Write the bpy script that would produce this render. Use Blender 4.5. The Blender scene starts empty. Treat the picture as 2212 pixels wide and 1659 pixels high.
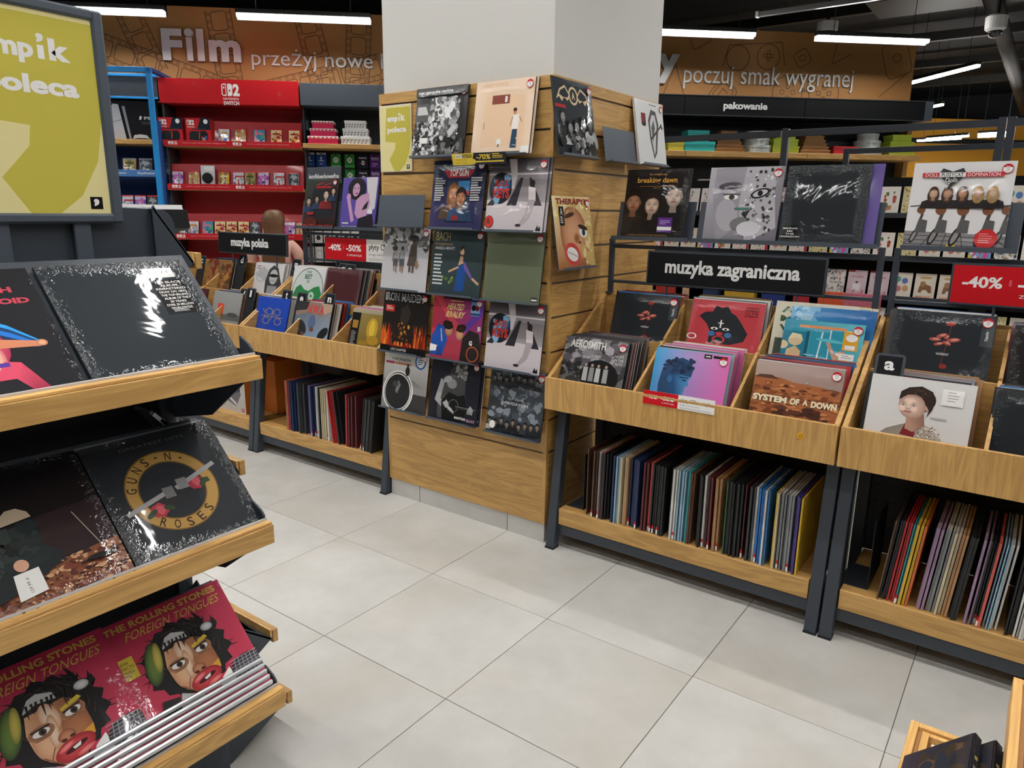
import bpy, bmesh, math, random
from mathutils import Matrix, Vector, Euler
PI = math.pi
scene = bpy.context.scene
COL = scene.collection

# ---------------------------------------------------------------- camera
FPX, IMG_W = 1569.19, 2212.0
cam_data = bpy.data.cameras.new('camera')
cam_data.sensor_fit = 'HORIZONTAL'; cam_data.sensor_width = 36.0
cam_data.lens = FPX / IMG_W * 36.0
cam_data.clip_start = 0.05; cam_data.clip_end = 100
cam = bpy.data.objects.new('camera', cam_data); COL.objects.link(cam)
cam.matrix_world = (Matrix.Translation((3.1783, -2.1547, 1.5501)) @ Matrix.Rotation(math.radians(35.919), 4, 'Z')
                    @ Matrix.Rotation(math.radians(76.618), 4, 'X') @ Matrix.Rotation(math.radians(0.681), 4, 'Z'))
scene.camera = cam

# ---------------------------------------------------------------- world, exposure
world = bpy.data.worlds.new('world'); scene.world = world; world.use_nodes = True
world.node_tree.nodes['Background'].inputs[0].default_value = (0.8, 0.9, 1.0, 1)
world.node_tree.nodes['Background'].inputs[1].default_value = 0.0   # closed room: every bit of light comes from its lamps
vs = scene.view_settings
vs.view_transform = 'Standard'; vs.look = 'None'; vs.exposure = 0.58; vs.gamma = 1.0
vs.use_curve_mapping = False
TUBE_EMIT = 62.0            # strength of every ceiling tube's diffuser

# ---------------------------------------------------------------- colours and materials
def lin(r, g, b):
    f = lambda v: (v/255/12.92) if v/255 <= 0.04045 else ((v/255+0.055)/1.055)**2.4
    return (f(r), f(g), f(b))
def hx(h):
    return lin(int(h[0:2],16), int(h[2:4],16), int(h[4:6],16))
MATS = {}
def mat(name, base, rough=0.5, metal=0.0, vary=0.06, bump=0.0, scale=40.0, coat=0.0, emit=0.0, alpha=1.0, trans=0.0):
    if name in MATS: return MATS[name]
    m = bpy.data.materials.new(name); m.use_nodes = True
    nt = m.node_tree; b = nt.nodes['Principled BSDF']
    b.inputs['Roughness'].default_value = rough; b.inputs['Metallic'].default_value = metal
    b.inputs['Coat Weight'].default_value = coat; b.inputs['Coat Roughness'].default_value = 0.06
    b.inputs['Alpha'].default_value = alpha; b.inputs['Transmission Weight'].default_value = trans
    tc = nt.nodes.new('ShaderNodeTexCoord'); no = nt.nodes.new('ShaderNodeTexNoise')
    no.inputs['Scale'].default_value = scale; no.inputs['Detail'].default_value = 3
    nt.links.new(tc.outputs['Object'], no.inputs['Vector'])
    if emit > 0:
        b.inputs['Base Color'].default_value = (*base, 1)
        b.inputs['Emission Color'].default_value = (*base, 1); b.inputs['Emission Strength'].default_value = emit
    else:
        mx = nt.nodes.new('ShaderNodeMix'); mx.data_type = 'RGBA'
        nt.links.new(no.outputs['Fac'], mx.inputs[0])
        mx.inputs[6].default_value = (*[c*(1-vary) for c in base], 1)
        mx.inputs[7].default_value = (*[min(1, c*(1+vary)) for c in base], 1)
        nt.links.new(mx.outputs[2], b.inputs['Base Color'])
    if bump > 0:
        bp = nt.nodes.new('ShaderNodeBump'); bp.inputs['Strength'].default_value = bump; bp.inputs['Distance'].default_value = 0.002
        nt.links.new(no.outputs['Fac'], bp.inputs['Height']); nt.links.new(bp.outputs[0], b.inputs['Normal'])
    MATS[name] = m; return m

def wood(name, axis, tone=1.0):
    """oak veneer, grain along local axis 0/1/2"""
    m = bpy.data.materials.new(name); m.use_nodes = True; nt = m.node_tree; b = nt.nodes['Principled BSDF']
    tc = nt.nodes.new('ShaderNodeTexCoord'); oi = nt.nodes.new('ShaderNodeObjectInfo')
    ad = nt.nodes.new('ShaderNodeVectorMath'); ad.operation = 'ADD'
    sc = nt.nodes.new('ShaderNodeMath'); sc.operation = 'MULTIPLY'; sc.inputs[1].default_value = 37.0
    nt.links.new(oi.outputs['Random'], sc.inputs[0])
    nt.links.new(tc.outputs['Object'], ad.inputs[0]); nt.links.new(sc.outputs[0], ad.inputs[1])
    def layer(across, along, detail, dist):
        mp = nt.nodes.new('ShaderNodeMapping'); s = [across]*3; s[axis] = along
        mp.inputs['Scale'].default_value = s
        n = nt.nodes.new('ShaderNodeTexNoise'); n.inputs['Scale'].default_value = 1.0
        n.inputs['Detail'].default_value = detail; n.inputs['Distortion'].default_value = dist
        nt.links.new(ad.outputs[0], mp.inputs[0]); nt.links.new(mp.outputs[0], n.inputs['Vector']); return n
    n1 = layer(14, 1.6, 5, 1.6); n2 = layer(160, 5, 3, 0.3)
    # cathedral figure: bands of a low noise
    mu = nt.nodes.new('ShaderNodeMath'); mu.operation = 'MULTIPLY'; mu.inputs[1].default_value = 9.0
    fr = nt.nodes.new('ShaderNodeMath'); fr.operation = 'PINGPONG'; fr.inputs[1].default_value = 1.0
    nt.links.new(n1.outputs['Fac'], mu.inputs[0]); nt.links.new(mu.outputs[0], fr.inputs[0])
    mixf = nt.nodes.new('ShaderNodeMix'); mixf.data_type = 'FLOAT'; mixf.inputs[0].default_value = 0.6
    nt.links.new(fr.outputs[0], mixf.inputs[2]); nt.links.new(n2.outputs['Fac'], mixf.inputs[3])
    cr = nt.nodes.new('ShaderNodeValToRGB'); e = cr.color_ramp.elements
    e[0].position = 0.22; e[0].color = (*[c*tone for c in hx('B2874C')], 1)
    e[1].position = 0.8; e[1].color = (*[c*tone for c in hx('D4A864')], 1)
    nt.links.new(mixf.outputs[0], cr.inputs[0]); nt.links.new(cr.outputs[0], b.inputs['Base Color'])
    b.inputs['Roughness'].default_value = 0.45
    bp = nt.nodes.new('ShaderNodeBump'); bp.inputs['Strength'].default_value = 0.08; bp.inputs['Distance'].default_value = 0.001
    nt.links.new(n2.outputs['Fac'], bp.inputs['Height']); nt.links.new(bp.outputs[0], b.inputs['Normal'])
    return m
WX, WY, WZ = wood('oak_grain_x', 0), wood('oak_grain_y', 1), wood('oak_grain_z', 2)
WPALE = wood('pale_wood', 1, 1.35)

def print_mat(name, rough, coat, low, edge, pillow, spec=.18):
    """printed card under clear wrap; colour comes from the 'Col' attribute of the printed shapes.
    The wrap is loose: wide ripples, a pillowed rim and fine crinkles where it is sealed along the edges."""
    m = bpy.data.materials.new(name); m.use_nodes = True; nt = m.node_tree; b = nt.nodes['Principled BSDF']; N = nt.nodes.new; Lk = nt.links.new
    def M(op, x, y=None, clamp=False):
        n = N('ShaderNodeMath'); n.operation = op; n.use_clamp = clamp
        for i, q in enumerate((x, y)):
            if q is None: continue
            if isinstance(q, (int, float)): n.inputs[i].default_value = q
            else: Lk(q, n.inputs[i])
        return n.outputs[0]
    at = N('ShaderNodeAttribute'); at.attribute_name = 'Col'; Lk(at.outputs['Color'], b.inputs['Base Color'])
    tc = N('ShaderNodeTexCoord'); oi = N('ShaderNodeObjectInfo'); ad = N('ShaderNodeVectorMath'); ad.operation = 'ADD'
    Lk(tc.outputs['Object'], ad.inputs[0]); Lk(oi.outputs['Random'], ad.inputs[1])
    def noise(sc, det, dist):
        n = N('ShaderNodeTexNoise'); n.inputs['Scale'].default_value = sc; n.inputs['Detail'].default_value = det; n.inputs['Distortion'].default_value = dist
        Lk(ad.outputs[0], n.inputs['Vector']); return n.outputs['Fac']
    sp = N('ShaderNodeSeparateXYZ'); Lk(tc.outputs['Generated'], sp.inputs[0])
    dx = M('PINGPONG', sp.outputs[0], .5); dz = M('PINGPONG', sp.outputs[2], .5); d = M('MINIMUM', dx, dz)
    rim = M('SUBTRACT', 1.0, M('DIVIDE', d, .16), True); rim2 = M('MULTIPLY', rim, rim)
    h = M('MULTIPLY', noise(7, 3, .6), low)
    h = M('ADD', h, M('MULTIPLY', M('MULTIPLY', noise(70, 2, 1.5), edge), rim2))
    h = M('SUBTRACT', h, M('MULTIPLY', rim2, pillow))
    b.inputs['Roughness'].default_value = rough; b.inputs['Coat Weight'].default_value = coat; b.inputs['Coat Roughness'].default_value = 0.04
    b.inputs['Specular IOR Level'].default_value = spec
    bp = N('ShaderNodeBump'); bp.inputs['Strength'].default_value = 1.0; bp.inputs['Distance'].default_value = 0.01
    Lk(h, bp.inputs['Height']); Lk(bp.outputs[0], b.inputs['Coat Normal'])
    return m
P_GLOSS = print_mat('shrink_wrapped_print', 0.5, 0.5, .12, .10, .12)
P_WRINK = print_mat('loosely_wrapped_print', 0.5, 0.85, .22, .4, .32)
P_MATTE = print_mat('matte_print', 0.55, 0.05, 0, 0, 0)

def pegboard(name, base, pitch, hole):
    m = bpy.data.materials.new(name); m.use_nodes = True; nt = m.node_tree; b = nt.nodes['Principled BSDF']
    tc = nt.nodes.new('ShaderNodeTexCoord'); sp = nt.nodes.new('ShaderNodeSeparateXYZ'); nt.links.new(tc.outputs['Object'], sp.inputs[0])
    outs = []
    for ax in (0, 2):
        d = nt.nodes.new('ShaderNodeMath'); d.operation = 'DIVIDE'; d.inputs[1].default_value = pitch; nt.links.new(sp.outputs[ax], d.inputs[0])
        p = nt.nodes.new('ShaderNodeMath'); p.operation = 'PINGPONG'; p.inputs[1].default_value = 0.5; nt.links.new(d.outputs[0], p.inputs[0])
        g = nt.nodes.new('ShaderNodeMath'); g.operation = 'LESS_THAN'; g.inputs[1].default_value = hole; nt.links.new(p.outputs[0], g.inputs[0]); outs.append(g)
    a = nt.nodes.new('ShaderNodeMath'); a.operation = 'MULTIPLY'; nt.links.new(outs[0].outputs[0], a.inputs[0]); nt.links.new(outs[1].outputs[0], a.inputs[1])
    mx = nt.nodes.new('ShaderNodeMix'); mx.data_type = 'RGBA'; nt.links.new(a.outputs[0], mx.inputs[0])
    mx.inputs[6].default_value = (*base, 1); mx.inputs[7].default_value = (0.002, 0.002, 0.002, 1)  # holes are painted near-black: the shade inside them is in the colour
    nt.links.new(mx.outputs[2], b.inputs['Base Color']); b.inputs['Roughness'].default_value = 0.55
    return m

METAL = mat('anthracite_powder_coat', hx('3A4049'), 0.42, 0.0, 0.05, 0.05, 300)
METAL2 = mat('slate_sheet_metal', hx('4A525C'), 0.4, 0.0, 0.04, 0.03, 300)
BLACKP = mat('black_panel', hx('121316'), 0.55, 0, 0.08); BLACKP.node_tree.nodes['Principled BSDF'].inputs['Specular IOR Level'].default_value = .2
WHITEP = mat('white_plastic', hx('E8E8E6'), 0.4)
PAPER = mat('white_paper', hx('EDECEA'), 0.6)
RED = mat('promo_red', hx('C8141E'), 0.45)
DREDM = mat('display_red', hx('C01A22'), 0.45)
WALLW = mat('white_painted_plaster', hx('D2D0CB'), 0.7, 0, 0.015, 0.04, 60)
CARD = mat('kraft_card', hx('A97B4C'), 0.7, 0, 0.1, 0.05, 80)
CLEAR = mat('clear_plastic', hx('D8DCDF'), 0.1, 0, 0.02, 0, 10, 0.5)

# ---------------------------------------------------------------- mesh helpers
class MB:
    def __init__(s): s.v, s.f, s.m, s.T = [], [], [], None
    def pt(s, p):
        p = Vector(p); s.v.append(tuple(s.T @ p if s.T else p)); return len(s.v)-1
    def box(s, x0, x1, y0, y1, z0, z1, m=0):
        i = [s.pt(p) for p in ((x0,y0,z0),(x1,y0,z0),(x1,y1,z0),(x0,y1,z0),(x0,y0,z1),(x1,y0,z1),(x1,y1,z1),(x0,y1,z1))]
        for q in ((0,3,2,1),(4,5,6,7),(0,1,5,4),(1,2,6,5),(2,3,7,6),(3,0,4,7)):
            s.f.append([i[k] for k in q]); s.m.append(m)
        return s
    def prism(s, poly, axis, a, b, m=0):
        """poly: 2-D points in the two axes other than `axis`, extruded from a to b"""
        def P(q, t):
            c = [0,0,0]; o = [k for k in range(3) if k != axis]; c[o[0]], c[o[1]], c[axis] = q[0], q[1], t; return c
        A = [s.pt(P(q, a)) for q in poly]; B = [s.pt(P(q, b)) for q in poly]; n = len(poly)
        s.f.append(A[::-1]); s.m.append(m); s.f.append(B); s.m.append(m)
        for k in range(n):
            s.f.append([A[k], A[(k+1)%n], B[(k+1)%n], B[k]]); s.m.append(m)
        return s
    def tube(s, p0, p1, r0, r1=None, n=10, m=0, cap=True):
        r1 = r0 if r1 is None else r1
        p0, p1 = Vector(p0), Vector(p1); d = (p1-p0).normalized()
        u = d.orthogonal().normalized(); w = d.cross(u)
        A = [s.pt(p0+(u*math.cos(2*PI*k/n)+w*math.sin(2*PI*k/n))*r0) for k in range(n)]
        B = [s.pt(p1+(u*math.cos(2*PI*k/n)+w*math.sin(2*PI*k/n))*r1) for k in range(n)]
        for k in range(n): s.f.append([A[k],A[(k+1)%n],B[(k+1)%n],B[k]]); s.m.append(m)
        if cap: s.f.append(A[::-1]); s.m.append(m); s.f.append(B); s.m.append(m)
        return s
    def lathe(s, prof, n=24, m=0):
        rings = [[s.pt((r*math.cos(2*PI*k/n), r*math.sin(2*PI*k/n), z)) for k in range(n)] for r, z in prof]
        for A, B in zip(rings, rings[1:]):
            for k in range(n): s.f.append([A[k],A[(k+1)%n],B[(k+1)%n],B[k]]); s.m.append(m)
        s.f.append(rings[0][::-1]); s.m.append(m); s.f.append(rings[-1]); s.m.append(m)
        return s
    def loft(s, rings, m=0, cap=True):
        R = [[s.pt(p) for p in r] for r in rings]; n = len(R[0])
        for A, B in zip(R, R[1:]):
            for k in range(n): s.f.append([A[k],A[(k+1)%n],B[(k+1)%n],B[k]]); s.m.append(m)
        if cap: s.f.append(R[0][::-1]); s.m.append(m); s.f.append(R[-1]); s.m.append(m)
        return s
    def mesh(s, name, mats, bevel=0.0, smooth=False):
        me = bpy.data.meshes.new(name); me.from_pydata(s.v, [], s.f)
        for m in (mats if isinstance(mats, (list, tuple)) else [mats]): me.materials.append(m)
        me.polygons.foreach_set('material_index', s.m)
        bm = bmesh.new(); bm.from_mesh(me)
        bmesh.ops.recalc_face_normals(bm, faces=bm.faces)
        if bevel > 0:
            ed = [e for e in bm.edges if e.is_manifold and e.calc_face_angle(0) > 0.5]
            bmesh.ops.bevel(bm, geom=ed, offset=bevel, segments=1, affect='EDGES', clamp_overlap=True)
        bm.to_mesh(me); bm.free()
        if smooth:
            for p in me.polygons: p.use_smooth = True
        me.update(); return me
    def build(s, name, mats, parent=None, bevel=0.0, smooth=False):
        return obj(name, s.mesh(name, mats, bevel, smooth), parent)
def obj(name, me, parent=None, loc=None, rot=None):
    o = bpy.data.objects.new(name, me); COL.objects.link(o)
    if parent: o.parent = parent
    if loc is not None: o.location = loc
    if rot is not None: o.rotation_euler = rot
    return o
def tag(o, label, cat, group=None):
    o['label'] = label; o['category'] = cat
    if group: o['group'] = group
    return o
def thing(name, label, cat, loc=(0,0,0), rot=(0,0,0), group=None):
    o = bpy.data.objects.new(name, None); COL.objects.link(o); o.empty_display_size = 0.05
    o.location = loc; o.rotation_euler = rot
    return tag(o, label, cat, group)
def struct(o, label=None, cat=None):
    o['kind'] = 'structure'
    if label: o['label'] = label
    if cat: o['category'] = cat
    return o
def box(name, mats, b, parent=None, bevel=0.0): return MB().box(*b).build(name, mats, parent, bevel)

# ---------------------------------------------------------------- lettering
_TX = {}
def text_mesh(s, bold=0.0):
    """flat glyph outlines of a string, normalised to unit box; returns verts2d, faces, aspect"""
    k = (s, bold)
    if k in _TX: return _TX[k]
    cu = bpy.data.curves.new('t', 'FONT'); cu.body = s; cu.resolution_u = 3; cu.fill_mode = 'FRONT'; cu.offset = bold
    ob = bpy.data.objects.new('t', cu); me = bpy.data.meshes.new_from_object(ob)
    vs_ = [(v.co.x, v.co.y) for v in me.vertices]; fs = [list(p.vertices) for p in me.polygons]
    bpy.data.objects.remove(ob); bpy.data.meshes.remove(me); bpy.data.curves.remove(cu)
    x0 = min(v[0] for v in vs_); x1 = max(v[0] for v in vs_); y0 = min(v[1] for v in vs_); y1 = max(v[1] for v in vs_)
    r = ([((x-x0)/(x1-x0), (y-y0)/(y1-y0)) for x, y in vs_], fs, (x1-x0)/(y1-y0)); _TX[k] = r; return r
def letters3d(name, s, x0, x1, z0, z1, y, depth, mats, parent, bold=0.02):
    """solid letters standing in the local XZ plane, front at y, going back by depth; one part per letter"""
    v, f, a = text_mesh(s, bold); n = len(v); P = list(range(n))
    def find(i):
        while P[i] != i: P[i] = P[P[i]]; i = P[i]
        return i
    for q in f:
        for k in q[1:]: P[find(k)] = find(q[0])
    comp = {}
    for q in f: comp.setdefault(find(q[0]), []).append(q)
    runs = sorted([min(v[i][0] for q in c for i in q), max(v[i][0] for q in c for i in q), c] for c in comp.values())
    glyphs = []
    for lo, hi, c in runs:        # dots and accents join the stem they sit on
        if glyphs and lo < glyphs[-1][1]-.25*min(hi-lo, glyphs[-1][1]-glyphs[-1][0]): glyphs[-1][1] = max(hi, glyphs[-1][1]); glyphs[-1][2] += c
        else: glyphs.append([lo, hi, list(c)])
    for lo, hi, fs in glyphs:
        ids = sorted({i for q in fs for i in q}); mp = {i: k for k, i in enumerate(ids)}; m_ = len(ids)
        V = [(x0+v[i][0]*(x1-x0), y+dd, z0+v[i][1]*(z1-z0)) for dd in (0, depth) for i in ids]
        F = [[mp[i] for i in q] for q in fs]; Mi = [0]*len(F); ed = {(a_, b_) for q in F for a_, b_ in zip(q, q[1:]+q[:1])}
        for a_, b_ in ed:
            if (b_, a_) not in ed: F.append([b_, a_, a_+m_, b_+m_]); Mi.append(1 if isinstance(mats, list) and len(mats) > 1 else 0)
        me = bpy.data.meshes.new('letter'); me.from_pydata(V, [], F)
        for m in (mats if isinstance(mats, list) else [mats]): me.materials.append(m)
        me.polygons.foreach_set('material_index', Mi); me.update(); o = obj('letter', me, parent)
    return o

# ---------------------------------------------------------------- flat prints
class Art:
    """printed artwork on a unit square; every shape is a thin coloured polygon one ink layer above the last"""
    def __init__(s, c=(0.5,0.5,0.5), grad=None, n=6):
        s.v, s.f, s.c, s.z = [], [], [], 0.0
        g = grad or (c, c, c, c)          # bl, br, tr, tl
        base = len(s.v)
        for j in range(n+1):
            for i in range(n+1):
                u, w = i/n, j/n
                s.v.append((u, w, 0)); s.c.append(tuple((g[0][k]*(1-u)+g[1][k]*u)*(1-w)+(g[3][k]*(1-u)+g[2][k]*u)*w for k in range(3)))
        for j in range(n):
            for i in range(n):
                a = j*(n+1)+i; s.f.append([a, a+1, a+n+2, a+n+1])
    def up(s, d=1e-4): s.z += d
    def poly(s, pts, c, step=1e-4):
        pts = clip01(pts)
        if len(pts) < 3: return s
        s.z += step; b = len(s.v)
        for k, p in enumerate(pts): s.v.append((p[0], p[1], s.z)); s.c.append(c if not callable(c) else c(p[0], p[1]))
        s.f.append(list(range(b, b+len(pts)))); return s
    def rect(s, x0, y0, x1, y1, c): return s.poly([(x0,y0),(x1,y0),(x1,y1),(x0,y1)], c)
    def ell(s, cx, cy, rx, ry, c, a=0.0, n=20, step=1e-4):
        ca, sa = math.cos(a), math.sin(a)
        return s.poly([(cx+rx*math.cos(t)*ca-ry*math.sin(t)*sa, cy+rx*math.cos(t)*sa+ry*math.sin(t)*ca) for t in [2*PI*k/n for k in range(n)]], c, step)
    def ring(s, cx, cy, r0, r1, c, n=40, ry=1.0):
        s.z += 1e-4; b = len(s.v)
        for k in range(n):
            t = 2*PI*k/n
            for r in (r0, r1): s.v.append((cx+r*math.cos(t), cy+r*ry*math.sin(t), s.z)); s.c.append(c)
        for k in range(n): q = (k+1) % n; s.f.append([b+2*k, b+2*q, b+2*q+1, b+2*k+1])
        return s
    def blob(s, cx, cy, r, c, rnd, k=0.35, n=11, ry=1.0, step=1e-4):
        return s.poly([(cx+r*(1+rnd.uniform(-k,k))*math.cos(2*PI*i/n), cy+r*ry*(1+rnd.uniform(-k,k))*math.sin(2*PI*i/n)) for i in range(n)], c, step)
    def blobs(s, seed, n, x0, y0, x1, y1, r0, r1, cols, ry=1.0, k=0.4):
        rnd = random.Random(seed)
        for i in range(n):
            s.blob(rnd.uniform(x0,x1), rnd.uniform(y0,y1), rnd.uniform(r0,r1), rnd.choice(cols), rnd, k, 8, ry, 2.5e-5)
        return s
    def line(s, x0, y0, x1, y1, w, c, w1=None):
        d = math.hypot(x1-x0, y1-y0) or 1; nx, ny = -(y1-y0)/d/2, (x1-x0)/d/2; w1 = w if w1 is None else w1
        return s.poly([(x0+nx*w,y0+ny*w),(x0-nx*w,y0-ny*w),(x1-nx*w1,y1-ny*w1),(x1+nx*w1,y1+ny*w1)], c)
    def text(s, t, x0, y0, x1, y1, c, bold=0.0, shear=0.0, rot=0.0):
        v, f, a = text_mesh(t, bold); s.z += 1e-4; b = len(s.v); cx, cy = (x0+x1)/2, (y0+y1)/2
        for p in v:
            x, y = x0+p[0]*(x1-x0)+shear*p[1], y0+p[1]*(y1-y0)
            if rot: dx, dy = x-cx, y-cy; x, y = cx+dx*math.cos(rot)-dy*math.sin(rot), cy+dx*math.sin(rot)+dy*math.cos(rot)
            s.v.append((x, y, s.z)); s.c.append(c)
        for q in f: s.f.append([b+i for i in q])
        return s
    def lines(s, seed, n, x0, y0, x1, y1, c, fill=0.6):
        """block of tiny unreadable print"""
        rnd = random.Random(seed); h = (y1-y0)/n
        for i in range(n): s.rect(x0, y1-(i+fill)*h, x0+(x1-x0)*rnd.uniform(.6, 1), y1-i*h, c); s.z -= 1e-4
        s.z += 1e-4; return s
    def soft(s, cx, cy, rx, ry, c0, c1, a=0.0, n=22, ox=0.0, oy=0.0, step=1e-4):
        """brushed oval whose ink runs from c0 at its centre to c1 at the rim"""
        ca, sa = math.cos(a), math.sin(a); s.z += step; rings = []
        for f in (0.0, .45, .75, 1.0):
            R = []
            for k in range(n if f else 1):
                t = 2*PI*k/n; x, y = rx*f*math.cos(t)+ox*rx*(1-f), ry*f*math.sin(t)+oy*ry*(1-f)
                s.v.append((min(1, max(0, cx+x*ca-y*sa)), min(1, max(0, cy+x*sa+y*ca)), s.z)); w = f*f
                s.c.append(tuple(c0[q]*(1-w)+c1[q]*w for q in range(3))); R.append(len(s.v)-1)
            rings.append(R)
        for k in range(n): s.f.append([rings[0][0], rings[1][k], rings[1][(k+1) % n]])
        for A, B in zip(rings[1:], rings[2:]):
            for k in range(n): s.f.append([A[k], B[k], B[(k+1) % n], A[(k+1) % n]])
        return s
    def strands(s, seed, n, cx, cy, rx, ry, cols, w=.006, curl=.3):
        """hair: short brushed strokes fanning over an oval"""
        rnd = random.Random(seed)
        for i in range(n):
            t = rnd.uniform(0, 2*PI); q = rnd.uniform(.3, 1); x, y = cx+rx*q*math.cos(t), cy+ry*q*math.sin(t); an = t+PI/2+rnd.uniform(-curl, curl); L = rnd.uniform(.3, .6)*min(rx, ry)
            s.line(x, y, x+L*math.cos(an), y+L*math.sin(an), w, rnd.choice(cols), w*.2); s.z -= 7e-5
        s.z += 2e-4; return s
    def face(s, cx, cy, w, h, skin, turn=0.0, lips=None, brow=None):
        """features of a painted face on an oval of half-width w, half-height h"""
        d = tuple(k*.2 for k in skin); sh = tuple(k*.55 for k in skin); hl = tuple(min(1, k*1.25) for k in skin); t = turn*w
        s.soft(cx+t*.4, cy+h*.35, w*.55, h*.3, hl, skin); s.soft(cx-w*.5+t, cy-h*.2, w*.32, h*.3, hl, skin); s.soft(cx+w*.5+t, cy-h*.2, w*.3, h*.3, hl, skin)
        for e in (-1, 1):
            x = cx+e*w*.43+t; s.soft(x, cy+h*.06, w*.3, h*.15, sh, skin); s.ell(x, cy+h*.05, w*.2, h*.055, (.75,.72,.7), n=10); s.ell(x+t*.1, cy+h*.055, w*.085, h*.06, d, n=10); s.line(x-w*.21, cy+h*.09, x+w*.21, cy+h*.1, h*.03, d)
            s.poly([(x-w*.28, cy+h*.23),(x, cy+h*.3),(x+w*.28, cy+h*.24),(x, cy+h*.25)], brow or d)
        s.soft(cx+t*1.25, cy-h*.2, w*.17, h*.1, sh, skin); s.poly([(cx-w*.1+t, cy-h*.19),(cx+w*.1+t, cy-h*.19),(cx+t*1.1, cy+h*.12)], hl)
        for e in (-1, 1): s.ell(cx+e*w*.1+t*1.2, cy-h*.25, w*.05, h*.025, d, n=8)
        lp = lips or (skin[0]*.75, skin[1]*.4, skin[2]*.4)
        s.soft(cx+t*1.1, cy-h*.5, w*.34, h*.085, lp, tuple(k*.7 for k in lp)); s.line(cx-w*.3+t, cy-h*.49, cx+w*.3+t, cy-h*.49, h*.018, d); s.soft(cx+t, cy-h*.66, w*.25, h*.06, sh, skin)
        return s
    def bust(s, cx, by, h, skin, hair, cloth, turn=0.0, longhair=False, face=True):
        """generic head and shoulders, h = head height"""
        w = h*0.36; dk = tuple(k*.55 for k in cloth); ds = tuple(k*.5 for k in skin); lh = tuple(min(1, k*1.8+.01) for k in hair)
        s.poly([(cx-1.05*h, by-.6*h),(cx-.9*h, by+.05*h),(cx-.3*h, by+.28*h),(cx+.3*h, by+.28*h),(cx+.9*h, by+.05*h),(cx+1.05*h, by-.6*h)], lambda x, y: cloth if x < cx else dk)
        if longhair: s.soft(cx, by+.6*h, w*1.4, h*.74, hair, tuple(k*.6 for k in hair)); s.strands(int(cx*99), 24, cx, by+.55*h, w*1.25, h*.66, [lh, hair], h*.02)
        s.poly([(cx-.17*h, by+.12*h),(cx+.17*h, by+.12*h),(cx+.14*h, by+.5*h),(cx-.14*h, by+.5*h)], ds)
        s.soft(cx, by+.98*h, w*1.13, h*.5, hair, tuple(k*.6 for k in hair))
        if not longhair:
            for e in (-1, 1): s.ell(cx+e*w*1.02, by+.8*h, w*.13, h*.09, ds)
        s.soft(cx, by+.82*h, w, h*.47, skin, ds, 0, 24, -.25, .1)
        if face and h > .1: s.face(cx, by+.82*h, w, h*.47, skin, turn)
        s.poly([(cx-w*1.03, by+.92*h),(cx-w*.92, by+1.25*h),(cx, by+1.42*h),(cx+w*.95, by+1.22*h),(cx+w*1.03, by+.92*h),(cx+w*.72, by+1.08*h),(cx+w*.2, by+1.17*h),(cx-w*.6, by+1.1*h)], hair)
        s.strands(int(cx*77), 16, cx, by+1.22*h, w*.85, h*.14, [lh, hair], h*.016)
        return s
    def mesh(s, name, W, H, mt):
        me = bpy.data.meshes.new(name)
        me.from_pydata([((p[0]-.5)*W, -0.0004-p[2]*.45, p[1]*H) for p in s.v], [], s.f)
        ca = me.color_attributes.new('Col', 'FLOAT_COLOR', 'POINT')
        ca.data.foreach_set('color', [k for c in s.c for k in (c[0], c[1], c[2], 1.0)])
        me.materials.append(mt); me.update(); return me
def clip01(P):
    for ax, lim, sg in ((0,0,1),(0,1,-1),(1,0,1),(1,1,-1)):
        if not P: return P
        o = []
        for a, b in zip(P, P[1:]+P[:1]):
            ia, ib = (a[ax]-lim)*sg >= -1e-9, (b[ax]-lim)*sg >= -1e-9
            if ia: o.append(a)
            if ia != ib:
                t = (lim-a[ax])/(b[ax]-a[ax]); o.append((a[0]+(b[0]-a[0])*t, a[1]+(b[1]-a[1])*t))
        P = o
    return P
K, Wt = hx('0A0A0C'), hx('ECEAE6')

# ================================================================ SETTING
WALL_ROT = math.radians(41.919); WO = Vector((-1.0456, 3.6761, 0)); WDIR = Vector((0.74409, 0.66808, 0)); WN = Vector((0.66808, -0.74409, 0))
def wp(s, d, z): return WO + WDIR*s + WN*d + Vector((0, 0, z))

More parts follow.
